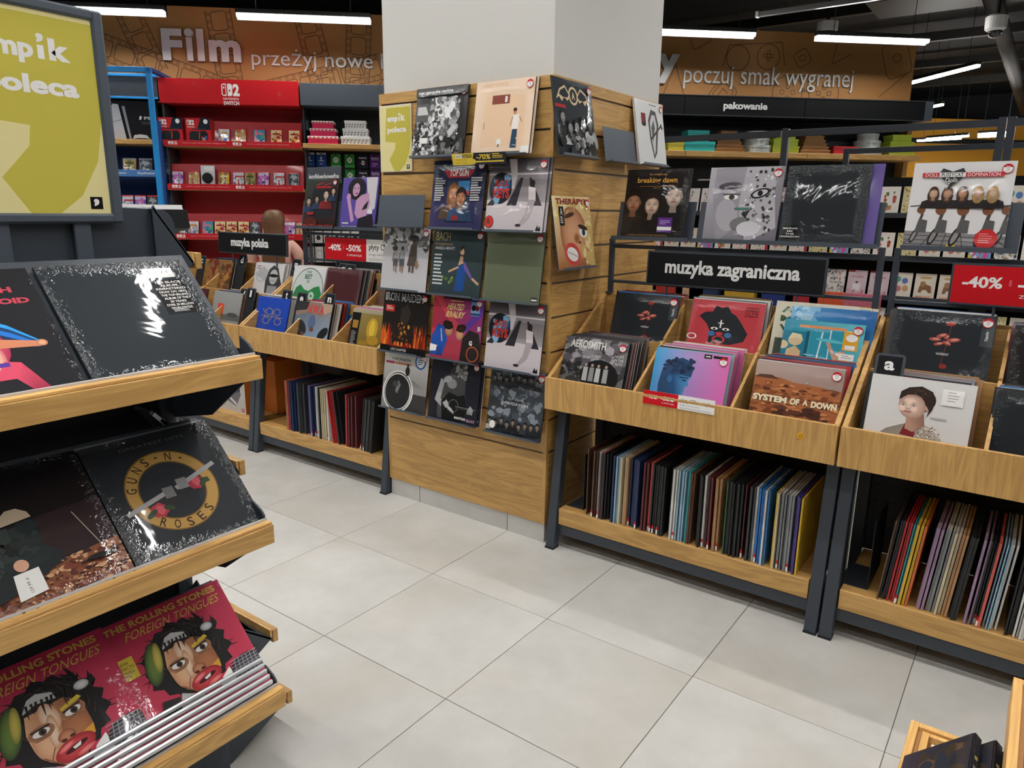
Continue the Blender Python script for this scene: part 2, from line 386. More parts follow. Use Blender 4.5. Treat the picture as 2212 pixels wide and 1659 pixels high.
def floor_mat():
    m = bpy.data.materials.new('concrete_look_tile'); m.use_nodes = True; nt = m.node_tree; b = nt.nodes['Principled BSDF']
    tc = nt.nodes.new('ShaderNodeTexCoord'); oi = nt.nodes.new('ShaderNodeObjectInfo')
    sc = nt.nodes.new('ShaderNodeMath'); sc.operation = 'MULTIPLY'; sc.inputs[1].default_value = 50; nt.links.new(oi.outputs['Random'], sc.inputs[0])
    ad = nt.nodes.new('ShaderNodeVectorMath'); ad.operation = 'ADD'; nt.links.new(tc.outputs['Object'], ad.inputs[0]); nt.links.new(sc.outputs[0], ad.inputs[1])
    def nz(s, d):
        n = nt.nodes.new('ShaderNodeTexNoise'); n.inputs['Scale'].default_value = s; n.inputs['Detail'].default_value = d; n.inputs['Roughness'].default_value = .65
        nt.links.new(ad.outputs[0], n.inputs['Vector']); return n
    a, c = nz(3.0, 7), nz(1.3, 2)
    cr = nt.nodes.new('ShaderNodeValToRGB'); e = cr.color_ramp.elements
    e[0].position = .3; e[0].color = (*hx('B8B6B0'), 1); e[1].position = .7; e[1].color = (*hx('CBC9C4'), 1)
    nt.links.new(a.outputs['Fac'], cr.inputs[0])
    mx = nt.nodes.new('ShaderNodeMix'); mx.data_type = 'RGBA'; mx.inputs[7].default_value = (*hx('B0A491'), 1)
    r2 = nt.nodes.new('ShaderNodeMapRange'); r2.inputs[1].default_value = .5; r2.inputs[2].default_value = .85; r2.inputs[4].default_value = .5
    nt.links.new(c.outputs['Fac'], r2.inputs[0]); nt.links.new(r2.outputs[0], mx.inputs[0])
    nt.links.new(cr.outputs[0], mx.inputs[6]); nt.links.new(mx.outputs[2], b.inputs['Base Color'])
    b.inputs['Roughness'].default_value = .42
    return m
TILE = floor_mat(); GROUT = mat('dark_grout', hx('6A6761'), .8)
floor = struct(box('floor', [GROUT], (-10, 14, -8, 18, -.10, -.003)), 'pale grey concrete-look tiled shop floor', 'floor')
tm = MB().box(-.2988, .2988, -.2988, .2988, -.0029, 0).mesh('tile', TILE, .0008)
for i in range(-8, 7):
    for j in range(-5, 9):
        obj('tile', tm, floor, ((i+.5)*.6, (j+.5)*.6, 0))
far = MB().box(-10, -4.8, -8, 18, -.0029, 0).box(4.2, 14, -8, 18, -.0029, 0).box(-4.8, 4.2, 5.4, 18, -.0029, 0).box(-4.8, 4.2, -8, -3, -.0029, 0)
far.build('far_tiles', TILE, floor)

DARKC = mat('black_painted_ceiling', hx('090A08'), .8, 0, .2)
DARKW = mat('dark_shop_wall', hx('1C1D1F'), .8)
struct(box('ceiling', [DARKC], (-10, 14, -8, 18, 4.2, 4.3)), 'black painted open ceiling', 'ceiling')
struct(box('wall_left', [DARKW], (-10.1, -10, -8, 18, 0, 4.2))); struct(box('wall_right', [DARKW], (14, 14.1, -8, 18, 0, 4.2)))
struct(box('wall_front', [DARKW], (-10, 14, -8.1, -8, 0, 4.2))); struct(box('wall_far', [DARKW], (-10, 14, 18, 18.1, 0, 4.2)))

# ---- wall behind the displays (its own diagonal direction)
BROWN = mat('kraft_brown_wall_panel', hx('B48048'), .6, 0, .05)
INK = mat('brown_line_print', hx('6E4A2B'), .7)
wb = box('wall_back', [DARKW], (-6.5, 4.2, .5, .62, 0, 3.0)); struct(wb, 'dark shop wall behind the display units', 'wall')
wb.location = WO; wb.rotation_euler.z = WALL_ROT
pan = MB().box(-5.2, -3.2, .46, .5, 2.4, 3.27).box(-3.2, -1.75, .46, .5, 2.4, 3.36).box(-1.75, 2.5, .46, .5, 2.4, 3.35).box(2.5, 4.2, .46, .5, 2.4, 3.34)
pan.build('printed_panel', BROWN, wb)
class Draw(MB):
    Y = .4585
    def seg(s, a, b, w=.008):
        d = math.hypot(b[0]-a[0], b[1]-a[1]) or 1; nx, nz = -(b[1]-a[1])/d*w/2, (b[0]-a[0])/d*w/2
        i = [s.pt((x, s.Y, z)) for x, z in ((a[0]+nx,a[1]+nz),(a[0]-nx,a[1]-nz),(b[0]-nx,b[1]-nz),(b[0]+nx,b[1]+nz))]; s.f.append(i); s.m.append(0)
    def path(s, P, w=.008, close=True):
        for a, b in zip(P, P[1:]+(P[:1] if close else [])): s.seg(a, b, w)
    def rrect(s, cx, cz, w, h, a=0, r=.03, lw=.008):
        ca, sa = math.cos(a), math.sin(a); P = []
        for sx, sz, t0 in ((1,1,0),(-1,1,90),(-1,-1,180),(1,-1,270)):
            for t in (0, 45, 90):
                q = math.radians(t0+t); x, z = sx*(w/2-r)+r*math.cos(q), sz*(h/2-r)+r*math.sin(q)
                P.append((cx+x*ca-z*sa, cz+x*sa+z*ca))
        s.path(P, lw)
    def circ(s, cx, cz, r, lw=.008, n=20, rz=None): s.path([(cx+r*math.cos(2*PI*k/n), cz+(rz or r)*math.sin(2*PI*k/n)) for k in range(n)], lw)
    def strip(s, x, z, a, n, sc=.17):
        """a run of cine film: two edges, frames and sprocket holes"""
        ca, sa = math.cos(a), math.sin(a); T = lambda u, v: (x+u*ca-v*sa, z+u*sa+v*ca)
        L = n*sc
        for v in (-.115, .115): s.seg(T(0, v), T(L, v))
        for k in range(n):
            c = T((k+.5)*sc, 0); s.rrect(c[0], c[1], sc*.86, .14, a, .02)
            for q in range(3):
                for v in (-.094, .094):
                    c = T((k+(q+.5)/3)*sc, v); s.rrect(c[0], c[1], .022, .024, a, .006, .005)
    def pad(s, cx, cz, sc=1.0):
        for e in (-1, 1): s.circ(cx+e*.17*sc, cz, .14*sc); s.circ(cx+e*.07*sc, cz-.11*sc, .05*sc)
        s.seg((cx-.17*sc, cz+.14*sc), (cx+.17*sc, cz+.14*sc))
        for e in ((0,.05),(0,-.05),(.05,0),(-.05,0)):
            s.rrect(cx+.17*sc+e[0]*sc, cz+e[1]*sc, .035*sc, .035*sc, 0, .006); s.circ(cx-.17*sc+e[0]*sc, cz+e[1]*sc, .02*sc, .006, 10)
        for e in (-1, 1): s.rrect(cx+e*.03*sc, cz+.02*sc, .035*sc, .02*sc, 0, .005)
dr = Draw()
dr.strip(-3.9, 3.02, -.32, 8, .2); dr.strip(-3.0, 2.45, .25, 9, .2); dr.strip(-2.75, 3.34, -1.45, 5, .19); dr.strip(-1.95, 3.34, -1.35, 5, .19)
dr.strip(-1.5, 2.62, 1.5, 4, .18); dr.strip(-1.25, 2.6, .8, 3, .18); dr.strip(-3.55, 3.3, -1.2, 3, .19)
dr.build('film_strip_drawing', INK, wb)
dg = Draw()
dg.pad(3.05, 2.77, 1.15); dg.circ(2.3, 3.08, .12); dg.circ(2.62, 3.1, .12); dg.path([(2.15,3.0),(2.2,3.2),(2.75,3.24),(2.8,3.02)], .008, False)
dg.rrect(2.62, 3.11, .1, .03, 0, .01); dg.rrect(2.62, 3.11, .03, .1, 0, .01); dg.rrect(2.98, 3.1, .15, .15, .6, .03); dg.circ(2.98, 3.1, .03)
dg.rrect(2.17, 2.74, .22, .24, -.7, .04); dg.rrect(2.17, 2.74, .16, .18, -.7, .03); dg.path([(2.12,2.72),(2.17,2.79),(2.22,2.74)], .008, False)
dg.path([(3.35,3.3),(3.3,3.05),(3.5,3.15)], .008, False); dg.rrect(4.0, 3.12, .28, .34, .35, .05); dg.circ(4.0, 3.13, .04)
dg.path([(3.85,2.75),(4.15,3.0)], .008, False); dg.path([(1.55,2.72),(1.66,3.0),(1.76,2.72)], .008, False); dg.rrect(1.9, 3.24, .2, .12, .5, .02)
dg.build('gamepad_drawing', INK, wb)
ORANGE = mat('orange_painted_wall', hx('D8982A'), .7)
ow = box('wall_orange', [ORANGE], (5.2, 18, 8, 8.12, 0, 3.55)); struct(ow, 'orange wall far behind the card racks', 'wall'); ow.location = WO; ow.rotation_euler.z = WALL_ROT
box('picture_rail', [DARKW], (5.2, 18, 7.96, 8.0, 3.05, 3.15), ow)

# ---- white pillar clad with slatted oak
pil = struct(box('wall_pillar', [WALLW], (.403, 1.402, .568, 1.582, 0, 4.2)), 'white square pillar clad in slatted oak board', 'pillar')
ZS = [.095, .45, .61, .767, .927, 1.085, 1.24, 1.397, 1.557, 1.725, 1.89, 2.052, 2.1]
SLOT = mat('aluminium_slot_inlay', hx('8E8A84'), .4, .6)
BASEG = TILE
for (za, zb) in zip(ZS, ZS[1:]):
    z0, z1 = (za if za == .095 else za+.005), (zb if zb == 2.1 else zb-.005)
    box('panel', [WX], (.4, 1.405, .55, .566, z0, z1), pil)
    box('panel', [WX], (.4, 1.405, 1.584, 1.6, z0, z1), pil)
    box('panel', [WY], (1.404, 1.42, .566, 1.584, z0, z1), pil)
    box('panel', [WY], (.385, .401, .566, 1.584, z0, z1), pil)
for z in ZS[1:-1]:
    box('slot_inlay', [SLOT], (.4, 1.405, .562, .567, z-.008, z+.008), pil)
    box('slot_inlay', [SLOT], (1.403, 1.408, .566, 1.584, z-.008, z+.008), pil)
for x in (.385, 1.405):
    box('corner_trim', [WZ], (x, x+.015, .549, .566, .095, 2.1), pil); box('corner_trim', [WZ], (x, x+.015, 1.584, 1.601, .095, 2.1), pil)
box('cladding_top', [WX], (.385, 1.42, .55, 1.6, 2.1, 2.104), pil)
for a, b in ((.39, .601), (.605, 1.193), (1.197, 1.415)): box('skirting_tile', [TILE], (a, b, .556, .567, 0, .094), pil, .001)
for a, b in ((.56, 1.05), (1.054, 1.59)): box('skirting_tile', [TILE], (1.403, 1.414, a, b, 0, .094), pil, .001)

# ================================================================ CEILING FITTINGS
LAMPG = mat('lamp_housing', hx('2A2B2C'), .5); RAILG = mat('grey_rail', hx('77787A'), .4); TUBEM = mat('lit_tube_diffuser', (1.0, .985, .96), .4, emit=TUBE_EMIT)
def tube_light(p, L, ang, label, group='linear ceiling lamps', w=.06, shade=False, off=False):
    t = thing('ceiling_lamp_offscreen' if off else 'ceiling_lamp', label, 'lamp', p, (0, 0, ang), group)
    MB().box(-L/2, L/2, -w/2, w/2, .03, .07).build('housing', LAMPG, t, .004)
    if shade == 'added_louvre':
        for e in (-1, 1): MB().box(-L/2, L/2, e*w/2-.002, e*w/2+.002, -.010, .06).build('added_side_louvre', LAMPG, t)  # fins added to unseen lamps to keep sideways light off the upper walls
    elif shade: MB().box(-L/2, L/2, w/2, w/2+.004, -.014, .06).build('wall_side_shade', LAMPG, t)
    MB().prism([(-w/2+.004,.03),(-w/2+.006,.008),(-w/2+.016,0),(w/2-.016,0),(w/2-.006,.008),(w/2-.004,.03)], 0, -L/2+.01, L/2-.01).build('diffuser_offscreen' if off else 'diffuser', TUBEM, t)
    for e in (-1, 1): MB().tube((e*L*.35, 0, .07), (e*L*.35, 0, 4.2-p[2]), .004, n=5).build('suspension_wire', METAL, t)
    return t
for s0, s1, wh in ((-3.95, -3.04, 'over the blue-framed unit'), (-2.45, -1.30, 'over the thin wall letters beside Film'), (1.13, 2.23, 'behind the white pillar'), (2.82, 3.95, 'over the black wrapping headers')):
    tube_light(wp((s0+s1)/2, .1, 3.155), s1-s0, WALL_ROT, 'lit linear lamp hung '+wh, 'lamps along the printed wall', shade=True)
tube_light((1.83, 8.52, 3.2), 1.16, math.atan2(.841, -.805), 'lit linear lamp hung end-on past the printed wall', 'lamps past the printed wall')
tube_light((1.43, 11.4, 3.2), .32, math.radians(-47), 'short lit lamp hung past the printed wall', 'lamps past the printed wall')
for x, y, L, a in ((1.25, 13.75, .75, -12), (1.42, 13.4, .75, -24), (2.12, 13.5, .5, 0), (2.15, 13.0, .5, -15), (3.1, 13.4, .7, -5), (4.2, 11, 1.2, 42), (5.6, 9, 1.2, 42), (6.5, 12, 1.2, 42)):
    tube_light((x, y, 2.9), L, math.radians(a), 'lit lamp hung before the orange wall', 'lamps before the orange wall', off=x > 2.5)
for y in (-5.2, -3.5, -1.8, -.2):
    for x in (-4.6, -3.1, -1.6, -.1, 1.4, 2.9, 4.4, 5.9):
        if math.hypot(x+2.2, y) > 8: continue
        tube_light((x, y, 3.45), 1.2, 0, 'linear ceiling lamp over the record aisle', 'lamps over the record aisle', shade='added_louvre', off=True)
for x, y in ((2.9, 1.6), (4.4, 1.6), (5.9, 1.6), (7.4, 1.6), (4.4, 3.4), (5.9, 3.4), (7.4, 3.4), (7.4, -.2), (7.4, -1.8), (-.75, 2.0)):
    tube_light((x, y, 3.45), 1.2, 0, 'linear ceiling lamp over the racks', 'lamps over the racks', shade='added_louvre', off=True)
for s, d in ((1.9, 1.9), (3.3, 1.9), (4.7, 1.9)):
    tube_light(wp(s, d, 3.45), 1.2, WALL_ROT, 'linear ceiling lamp over the aisle before the wall units', 'lamps over the wall aisle', shade='added_louvre', off=True)
rl = thing('lighting_rail', 'pale unlit lighting rail under the black ceiling', 'rail', (1.9, 5.005, 3.3))
box('rail_profile', [RAILG], (-1.17, 1.2, -.022, .022, 0, .045), rl, .004)
box('end_cap', [WHITEP], (-1.2, -1.17, -.024, .024, -.004, .05), rl, .004)
for x in (-.9, .9): MB().tube((x, 0, .04), (x, 0, .9), .004, n=5).build('suspension_wire', METAL, rl)
sd = thing('ceiling_speaker', 'white round drum-shaped ceiling speaker', 'speaker', (1.03, 6.2, 3.36))
MB().lathe([(.085, 0), (.1, .01), (.1, .09), (.07, .1)], 28).build('drum', WHITEP, sd, smooth=False)
MB().lathe([(.05, -.02), (.07, -.004), (.08, .0)], 24).build('lens', LAMPG, sd)
MB().tube((0, 0, .1), (0, 0, .84), .015, n=8).build('drop_rod', DARKC, sd)
cd = thing('security_camera', 'white dome security camera under the ceiling', 'camera', (2.5, 6.11, 3.17))
MB().lathe([(.06, .0), (.085, .02), (.09, .12), (.06, .14)], 24).build('body', WHITEP, cd)
MB().lathe([(.012, -.055), (.04, -.042), (.058, -.012), (.062, .002)], 20).build('dome', mat('smoked_dome', hx('23262B'), .1, coat=.6), cd, smooth=True)
MB().tube((0, 0, .14), (0, 0, 1.03), .02, n=8).build('drop_rod', DARKC, cd)
PIPE = mat('grey_painted_pipe', hx('2E2B27'), .6)
for k, (x, z, r, y0, y1) in enumerate(((2.35, 3.7, .09, 5.0, 17), (3.0, 3.85, .06, 5, 17), (3.9, 3.75, .08, 5, 17), (4.9, 3.7, .1, 5, 17))):
    tag(MB().tube((x, y0, z), (x, y1, z), r, n=14).build('ceiling_pipe', PIPE, None, smooth=True), 'grey pipe running across the black ceiling', 'pipe', 'pipes under the ceiling')
tag(box('ceiling_duct', [PIPE], (1.2, 3.2, 6.9, 7.7, 3.75, 4.15), None, .01), 'grey boxy duct under the black ceiling', 'duct')
for k in range(5):
    tag(box('ceiling_joist', [PIPE], (-9, 13, 6.2+k*2.1, 6.3+k*2.1, 3.98, 4.1)), 'thin steel joist crossing the ceiling', 'joist', 'joists under the ceiling')

# ================================================================ COVER PRINTS
def sticker_mesh():
    a = Art(Wt, n=1); a.v, a.f, a.c = [], [], []
    a.ell(.5, .5, .5, .5, hx('C3172B'), n=28); a.ell(.5, .5, .43, .43, Wt, n=28)
    a.poly([(.5+.45*math.cos(t), .5+.45*math.sin(t)) for t in [math.radians(20+k*14) for k in range(11)]], hx('C3172B'))
    a.rect(.3, .69, .7, .75, Wt); a.text('-40%', .34, .5, .66, .6, hx('55504C'), .01); a.text('-50%', .34, .3, .66, .4, hx('55504C'), .01)
    return a.mesh('price_sticker', .034, .034, P_MATTE)
STICK = sticker_mesh()
def PRICE(a, x, y, w=.2, h=.09, t=None):
    a.rect(x, y, x+w, y+h, Wt)
    if t: a.text(t, x+w*.15, y+h*.4, x+w*.85, y+h*.75, hx('444444'))
    return a
AR = {}
# artwork whose subject sits in the upper part of the sleeve (the part that shows above a tray front)
HIGH = dict(quarry=.36, cavephoto=.25, shorthair=.34, duotone=.33, redflower=.3, redhat=.4, tealtank=.3, bluegold=.35, skywardcrew=.25, goldmono=.3, portraitglasses=.35, greentype=.2, pinkface=.15)
def cover(f): AR[f.__name__] = f; return f
G = lambda v: hx('%02X%02X%02X' % (v, v, v))
@cover
def smoke():
    a = Art(grad=(G(60), G(30), G(50), G(70)))
    a.rect(0, .45, .32, .75, G(40)); a.poly([(0,.5),(0,.78),(.25,.78),(.33,.6),(.33,.45)], G(95)); a.poly([(.04,.62),(.04,.74),(.2,.74),(.26,.62)], G(205))
    a.blobs(3, 300, .3, .25, .85, .85, .01, .06, [G(200), G(170), G(120), G(235), G(90)]); a.blobs(4, 220, .0, .0, .5, .5, .008, .045, [G(220), G(150), G(90), G(40), G(60)])
    a.blobs(5, 30, .6, .0, 1, .25, .02, .07, [G(30), G(110), G(60)]); a.rect(0, .88, 1, 1, G(62))
    a.text('rage against the machine', .05, .9, .72, .96, G(240), .01); return PRICE(a, .15, .2, .15, .08)
@cover
def peachroom():
    a = Art(c=lin(234, 206, 178))
    a.poly([(.14,.1),(.9,.12),(.86,.78),(.2,.8)], hx('EBC9A6')); a.rect(.3, .68, .6, .8, hx('8E4A3C')); a.rect(.52, .7, .56, .78, Wt)
    a.ell(.47, .17, .04, .045, Wt); a.rect(.46, .1, .48, .14, hx('4A3A30'))
    a.poly([(.67,.08),(.78,.08),(.77,.35),(.69,.35)], hx('2C4560')); a.poly([(.68,.33),(.78,.33),(.8,.52),(.68,.52)], hx('EFE9E2')); a.ell(.71, .56, .03, .04, hx('C99874')); a.ell(.71, .59, .032, .025, hx('33221A'))
    a.line(.68, .5, .65, .38, .02, hx('C99874')); a.line(.79, .5, .84, .42, .02, hx('C99874')); a.rect(.18, .35, .2, .44, hx('B99A80'))
    a.text("HARRY STYLES", .12, .92, .55, .965, hx('D8A874')); return PRICE(a, .86, .02, .13, .08)
@cover
def wings():
    a = Art(c=lin(24, 31, 39))
    W_ = hx('D8C29A')
    for e in (-1, 1):
        a.poly([(.5+e*.08,.8),(.5+e*.2,.92),(.5+e*.34,.86),(.5+e*.44,.72),(.5+e*.36,.76),(.5+e*.3,.7),(.5+e*.24,.76),(.5+e*.15,.72)], W_); a.poly([(.5+e*.11,.8),(.5+e*.2,.89),(.5+e*.32,.84),(.5+e*.36,.79),(.5+e*.27,.76),(.5+e*.16,.76)], hx('161D24'))
    a.ring(.5, .8, .09, .12, W_); a.text('A', .46, .75, .54, .85, W_, .03); a.rect(.02, .62, .28, .66, hx('B3202A'))
    rnd = random.Random(2)
    for x in (.18, .34, .5, .66, .84): a.bust(x, .28+rnd.uniform(-.05, .1), .16, G(rnd.choice((150, 180, 120))), G(25), G(rnd.choice((40, 70, 200, 55))), longhair=True)
    a.blobs(8, 40, 0, 0, 1, .25, .02, .07, [G(40), G(90), G(160), G(25)]); return a
@cover
def greyear():
    a = Art(hx('DCDCDA')); a.poly([(.55,.1),(.45,.4),(.42,.7),(.55,.88),(.72,.86),(.8,.66),(.72,.4),(.66,.2)], G(70)); a.poly([(.57,.16),(.5,.42),(.48,.68),(.57,.8),(.68,.8),(.73,.64),(.66,.42),(.62,.24)], G(205))
    a.poly([(.55,.35),(.52,.6),(.62,.72),(.66,.6),(.6,.5)], G(90)); a.line(.5, .42, .9, .66, .045, G(60), .03); a.line(.88, .68, .93, .6, .05, G(40))
    a.rect(.18, .62, .34, .8, hx('7E1420')); a.rect(.2, .6, .32, .66, K); a.lines(7, 1, .5, .93, .85, .96, G(130), .6); return a
@cover
def jetposter():
    a = Art(grad=(hx('3A3360'), hx('2A2A55'), hx('101A33'), hx('16233F')))
    a.poly([(.2,.86),(.8,.86),(.7,.75),(.3,.75)], hx('B02A34')); a.rect(.22, .9, .78, .915, Wt); a.text('TOP GUN', .32, .77, .68, .87, Wt, .03)
    a.rect(.3, .1, .72, .7, hx('263A55')); a.rect(.5, .5, .72, .7, hx('3F7FB4')); a.rect(.58, .5, .72, .56, hx('B84A46')); a.rect(.3, .1, .72, .3, hx('18181E'))
    a.bust(.43, .3, .26, hx('C99070'), hx('8C5A33'), hx('55402F'), longhair=True); a.bust(.58, .26, .24, hx('B67A58'), hx('20150F'), hx('2F4A70'))
    a.lines(1, 10, .06, .4, .27, .75, G(190)); a.lines(2, 10, .75, .4, .96, .75, G(190)); a.rect(.43, .13, .56, .2, hx('8C2A2A')); return a
@cover
def bowling():
    a = Art(grad=(hx('B9AEB2'), hx('C3B8BA'), hx('4A4348'), hx('3E383D')))
    a.rect(0, .72, 1, .82, hx('8D8489')); a.rect(0, .78, 1, .8, hx('D8D0D2')); a.poly([(.0,0),(1,0),(1,.4),(0,.44)], hx('C9BEC2'))
    for x0, x1, t0, t1 in ((.35,.52,.55,.6), (.78,.95,.7,.73), (.0,.12,.36,.42)): a.poly([(x0,.36),(x1,.36),(t1,.74),(t0,.74)], hx('2B2930'))
    a.ell(.22, .6, .2, .22, hx('191C26')); a.blobs(6, 14, .08, .45, .38, .75, .03, .07, [hx('3E78A8'), hx('24466E'), hx('79A9CC')])
    a.text('BLACK', .12, .62, .36, .72, hx('C2392F'), .04); a.text('KEYS', .1, .46, .38, .6, hx('C2392F'), .05)
    a.poly([(.33,1),(.46,1),(.5,.76),(.46,.6),(.42,.58),(.4,.74)], hx('CFC6C8'))
    a.ell(.76, .66, .045, .05, hx('2A2428')); a.poly([(.7,.62),(.82,.6),(.84,.42),(.72,.44)], hx('D5CACC')); a.poly([(.72,.44),(.84,.44),(.76,.2),(.62,.08),(.58,.1),(.68,.24)], hx('A89DA0')); a.ell(.58, .09, .05, .02, hx('2A2428'))
    a.poly([(.88,.02),(.97,.02),(.95,.09),(.93,.05),(.91,.1),(.89,.05)], K); return a
@cover
def bowling_seal():
    a = bowling(); a.ell(.07, .13, .08, .09, K); a.ell(.07, .13, .072, .082, hx('D02A22')); a.lines(3, 4, .03, .09, .1, .17, K); return a
@cover
def palmfamily():
    a = Art(grad=(hx('C9C7C9'), hx('C5C3C6'), hx('A5A3A4'), hx('A09E9F'))); a.blobs(1, 150, 0, .7, 1, 1, .02, .09, [G(60), G(120), G(170), G(85), G(200)])
    a.rect(.3, .62, .55, .75, G(150))
    for x, h in ((.3, .34), (.44, .34)):
        a.rect(x-.045, .45, x+.045, .62, hx('8F9596')); a.rect(x-.05, .38, x+.05, .5, hx('4A5258')); a.rect(x-.035, .3, x-.01, .4, hx('8A6B58')); a.rect(x+.01, .28, x+.035, .4, hx('8A6B58')); a.ell(x, .665, .03, .035, hx('3A2A22')); a.line(x-.05, .6, x-.07, .45, .022, hx('8A6B58'))
    a.poly([(.56,.4),(.76,.4),(.74,.72),(.62,.74)], hx('4B443D')); a.rect(.6, .3, .64, .42, hx('5A4438')); a.rect(.67, .29, .71, .42, hx('5A4438')); a.ell(.68, .77, .035, .045, hx('5A4438')); a.ell(.68, .83, .1, .05, G(50)); a.ell(.77, .42, .035, .07, hx('8A7562')); return a
@cover
def pianist():
    a = Art(c=lin(50, 63, 66))
    a.text('BACH', .06, .82, .34, .95, hx('B9A662'), 0); a.text('arrangements', .05, .74, .4, .79, hx('A78F5A')); a.text('ANGELA HEWITT', .05, .69, .45, .73, Wt)
    a.lines(4, 9, .05, .13, .27, .62, hx('C9CCC9'), .45)
    a.poly([(.5,.08),(.68,.08),(.7,.4),(.64,.48),(.54,.46)], hx('1F4A8C')); a.poly([(.54,.46),(.64,.5),(.62,.6),(.57,.6)], hx('C99F80')); a.ell(.6, .68, .045, .06, hx('D2A88A')); a.poly([(.555,.66),(.57,.76),(.64,.75),(.65,.64),(.62,.72)], hx('2F211B'))
    a.poly([(.62,.54),(.68,.5),(.86,.26),(.82,.26),(.66,.42)], hx('6C5596')); a.line(.83, .28, .96, .2, .035, hx('C99F80')); a.line(.55, .44, .36, .36, .03, hx('C99F80')); a.blobs(2, 8, .25, .2, .45, .28, .02, .03, [hx('7E9A50'), hx('56703C')]); return a
@cover
def olive():
    a = Art(c=lin(98, 105, 82)); a.rect(.86, .03, .97, .1, G(60)); a.rect(.87, .05, .96, .07, Wt); return a
@cover
def flames():
    a = Art(c=lin(33, 28, 25))
    a.text('IRON MAIDEN', .04, .84, .88, .97, G(225), .03); a.text('IRON MAIDEN', .055, .855, .865, .955, G(30), .0)
    a.rect(.06, .66, .26, .77, hx('C9301F')); a.lines(1, 3, .08, .68, .24, .75, Wt, .35)
    rnd = random.Random(4)
    for i in range(60):
        x = rnd.choice((rnd.gauss(.12, .1), rnd.gauss(.86, .09), rnd.uniform(0, 1))); h = rnd.uniform(.12, .4) * (1 if abs(x-.5) > .25 else .5); w = rnd.uniform(.015, .04)
        a.poly([(x-w, .1), (x-w*.6, .1+h*.5), (x+rnd.uniform(-.04, .04), .1+h), (x+w*.7, .1+h*.45), (x+w, .1)], rnd.choice((hx('D2571B'), hx('A8320F'), hx('E88B2C'), hx('6E1D0C'))), 3e-5)
    a.poly([(.3,.18),(.36,.5),(.5,.62),(.62,.5),(.7,.18)], hx('241A14')); a.poly([(.4,.5),(.42,.72),(.55,.8),(.64,.66),(.58,.5)], hx('3A332B')); a.blobs(3, 30, .38, .2, .62, .5, .01, .03, [hx('C98A3A'), hx('7E4A1E'), hx('3A2214')])
    a.rect(0, 0, 1, .11, hx('120E0C')); a.text('LIVE CHAPTER', .25, .03, .6, .07, G(220), .01); a.text('THE BOOK OF SOULS', .2, .09, .65, .125, hx('A8231C'), .01); return a
@cover
def rivalry():
    a = Art(grad=(hx('B23A4E'), hx('A23A55'), hx('8A3E8E'), hx('C43545')))
    a.poly([(0,.98),(.1,1),(.6,.5),(.5,.45)], hx('D24A55')); a.poly([(.98,.9),(.6,.5),(.7,.45),(1,.75)], hx('6A3FA0')); a.rect(0, 0, 1, .32, hx('A8384A')); a.rect(.2, .94, .85, 1, hx('3A2A2C'))
    a.text('HEATED', .28, .78, .6, .88, hx('F2D98A'), .03, .04); a.text('RIVALRY', .26, .66, .62, .76, hx('F2D98A'), .03, .04); a.lines(6, 1, .34, .9, .62, .925, hx('E8C070'), .6)
    a.poly([(.0,.05),(.02,.35),(.14,.55),(.3,.5),(.34,.3),(.26,.05)], hx('2450A4')); a.poly([(.0,.22),(.18,.2),(.16,.12),(0,.1)], Wt); a.poly([(.12,.05),(.26,.05),(.24,.2),(.14,.2)], hx('24448C'))
    a.soft(.36, .46, .09, .1, hx('C48A68'), hx('7E4A34')); a.poly([(.27,.46),(.29,.58),(.4,.6),(.45,.5),(.36,.52)], hx('241814')); a.soft(.58, .42, .085, .1, hx('CE9674'), hx('8A5640')); a.poly([(.66,.44),(.64,.56),(.53,.56),(.5,.46),(.58,.48)], hx('2E1D15')); a.soft(.33, .54, .1, .065, hx('33231B'), hx('140D0A'), -.3); a.soft(.61, .51, .09, .06, hx('3E281C'), hx('1A100B'), .3)
    a.poly([(.62,.02),(.64,.36),(.76,.5),(.95,.46),(1,.3),(1,0)], hx('26201F')); a.ring(.86, .14, .1, .12, hx('A8502E')); a.text('G', .78, .27, .84, .34, Wt, .04); a.text('B', .92, .5, .98, .57, Wt, .04)
    a.text('HOLLANDER', .12, .36, .32, .385, Wt, .02, 0, -PI/2+.2); a.rect(.76, .72, .93, .98, hx('7FA9CF')); a.rect(.76, .93, .93, .96, hx('1F3F78')); a.rect(.76, .73, .93, .76, hx('1F3F78')); a.ell(.81, .84, .04, .045, K); a.ell(.88, .84, .04, .045, hx('7A1C2C')); return a
@cover
def oldcar():
    a = Art(grad=(hx('6E6C6B'), hx('4A4848'), hx('D9D6D2'), hx('E2DFDB'))); a.poly([(0,.46),(.3,.58),(.7,.52),(1,.38),(1,0),(0,0)], hx('8E8A88')); a.poly([(.35,.3),(1,.3),(1,0),(.4,0)], hx('3E3C3C'))
    a.ell(.36, .3, .34, .36, Wt, -.5, 28); a.ell(.36, .3, .31, .33, G(60), -.5, 28); a.ell(.36, .3, .3, .31, Wt, -.5, 28); a.ell(.355, .295, .28, .295, hx('2B2A2B'), -.5, 28); a.poly([(.3,.3),(.36,.5),(.42,.42),(.35,.26)], G(120)); a.ell(.3, .42, .07, .05, G(70))
    a.text('a new perspective', .18, .8, .6, .87, G(60), .01); a.rect(.04, .75, .24, .79, hx('B4466A')); a.rect(.26, .75, .62, .79, hx('C98A5E')); a.ell(.55, .66, .05, .08, G(40)); a.ell(.55, .75, .025, .035, G(70))
    a.ell(.82, .85, .12, .13, hx('2C66AE')); a.ell(.82, .85, .09, .1, Wt); a.lines(1, 4, .76, .78, .88, .92, hx('2C66AE'), .4); return a
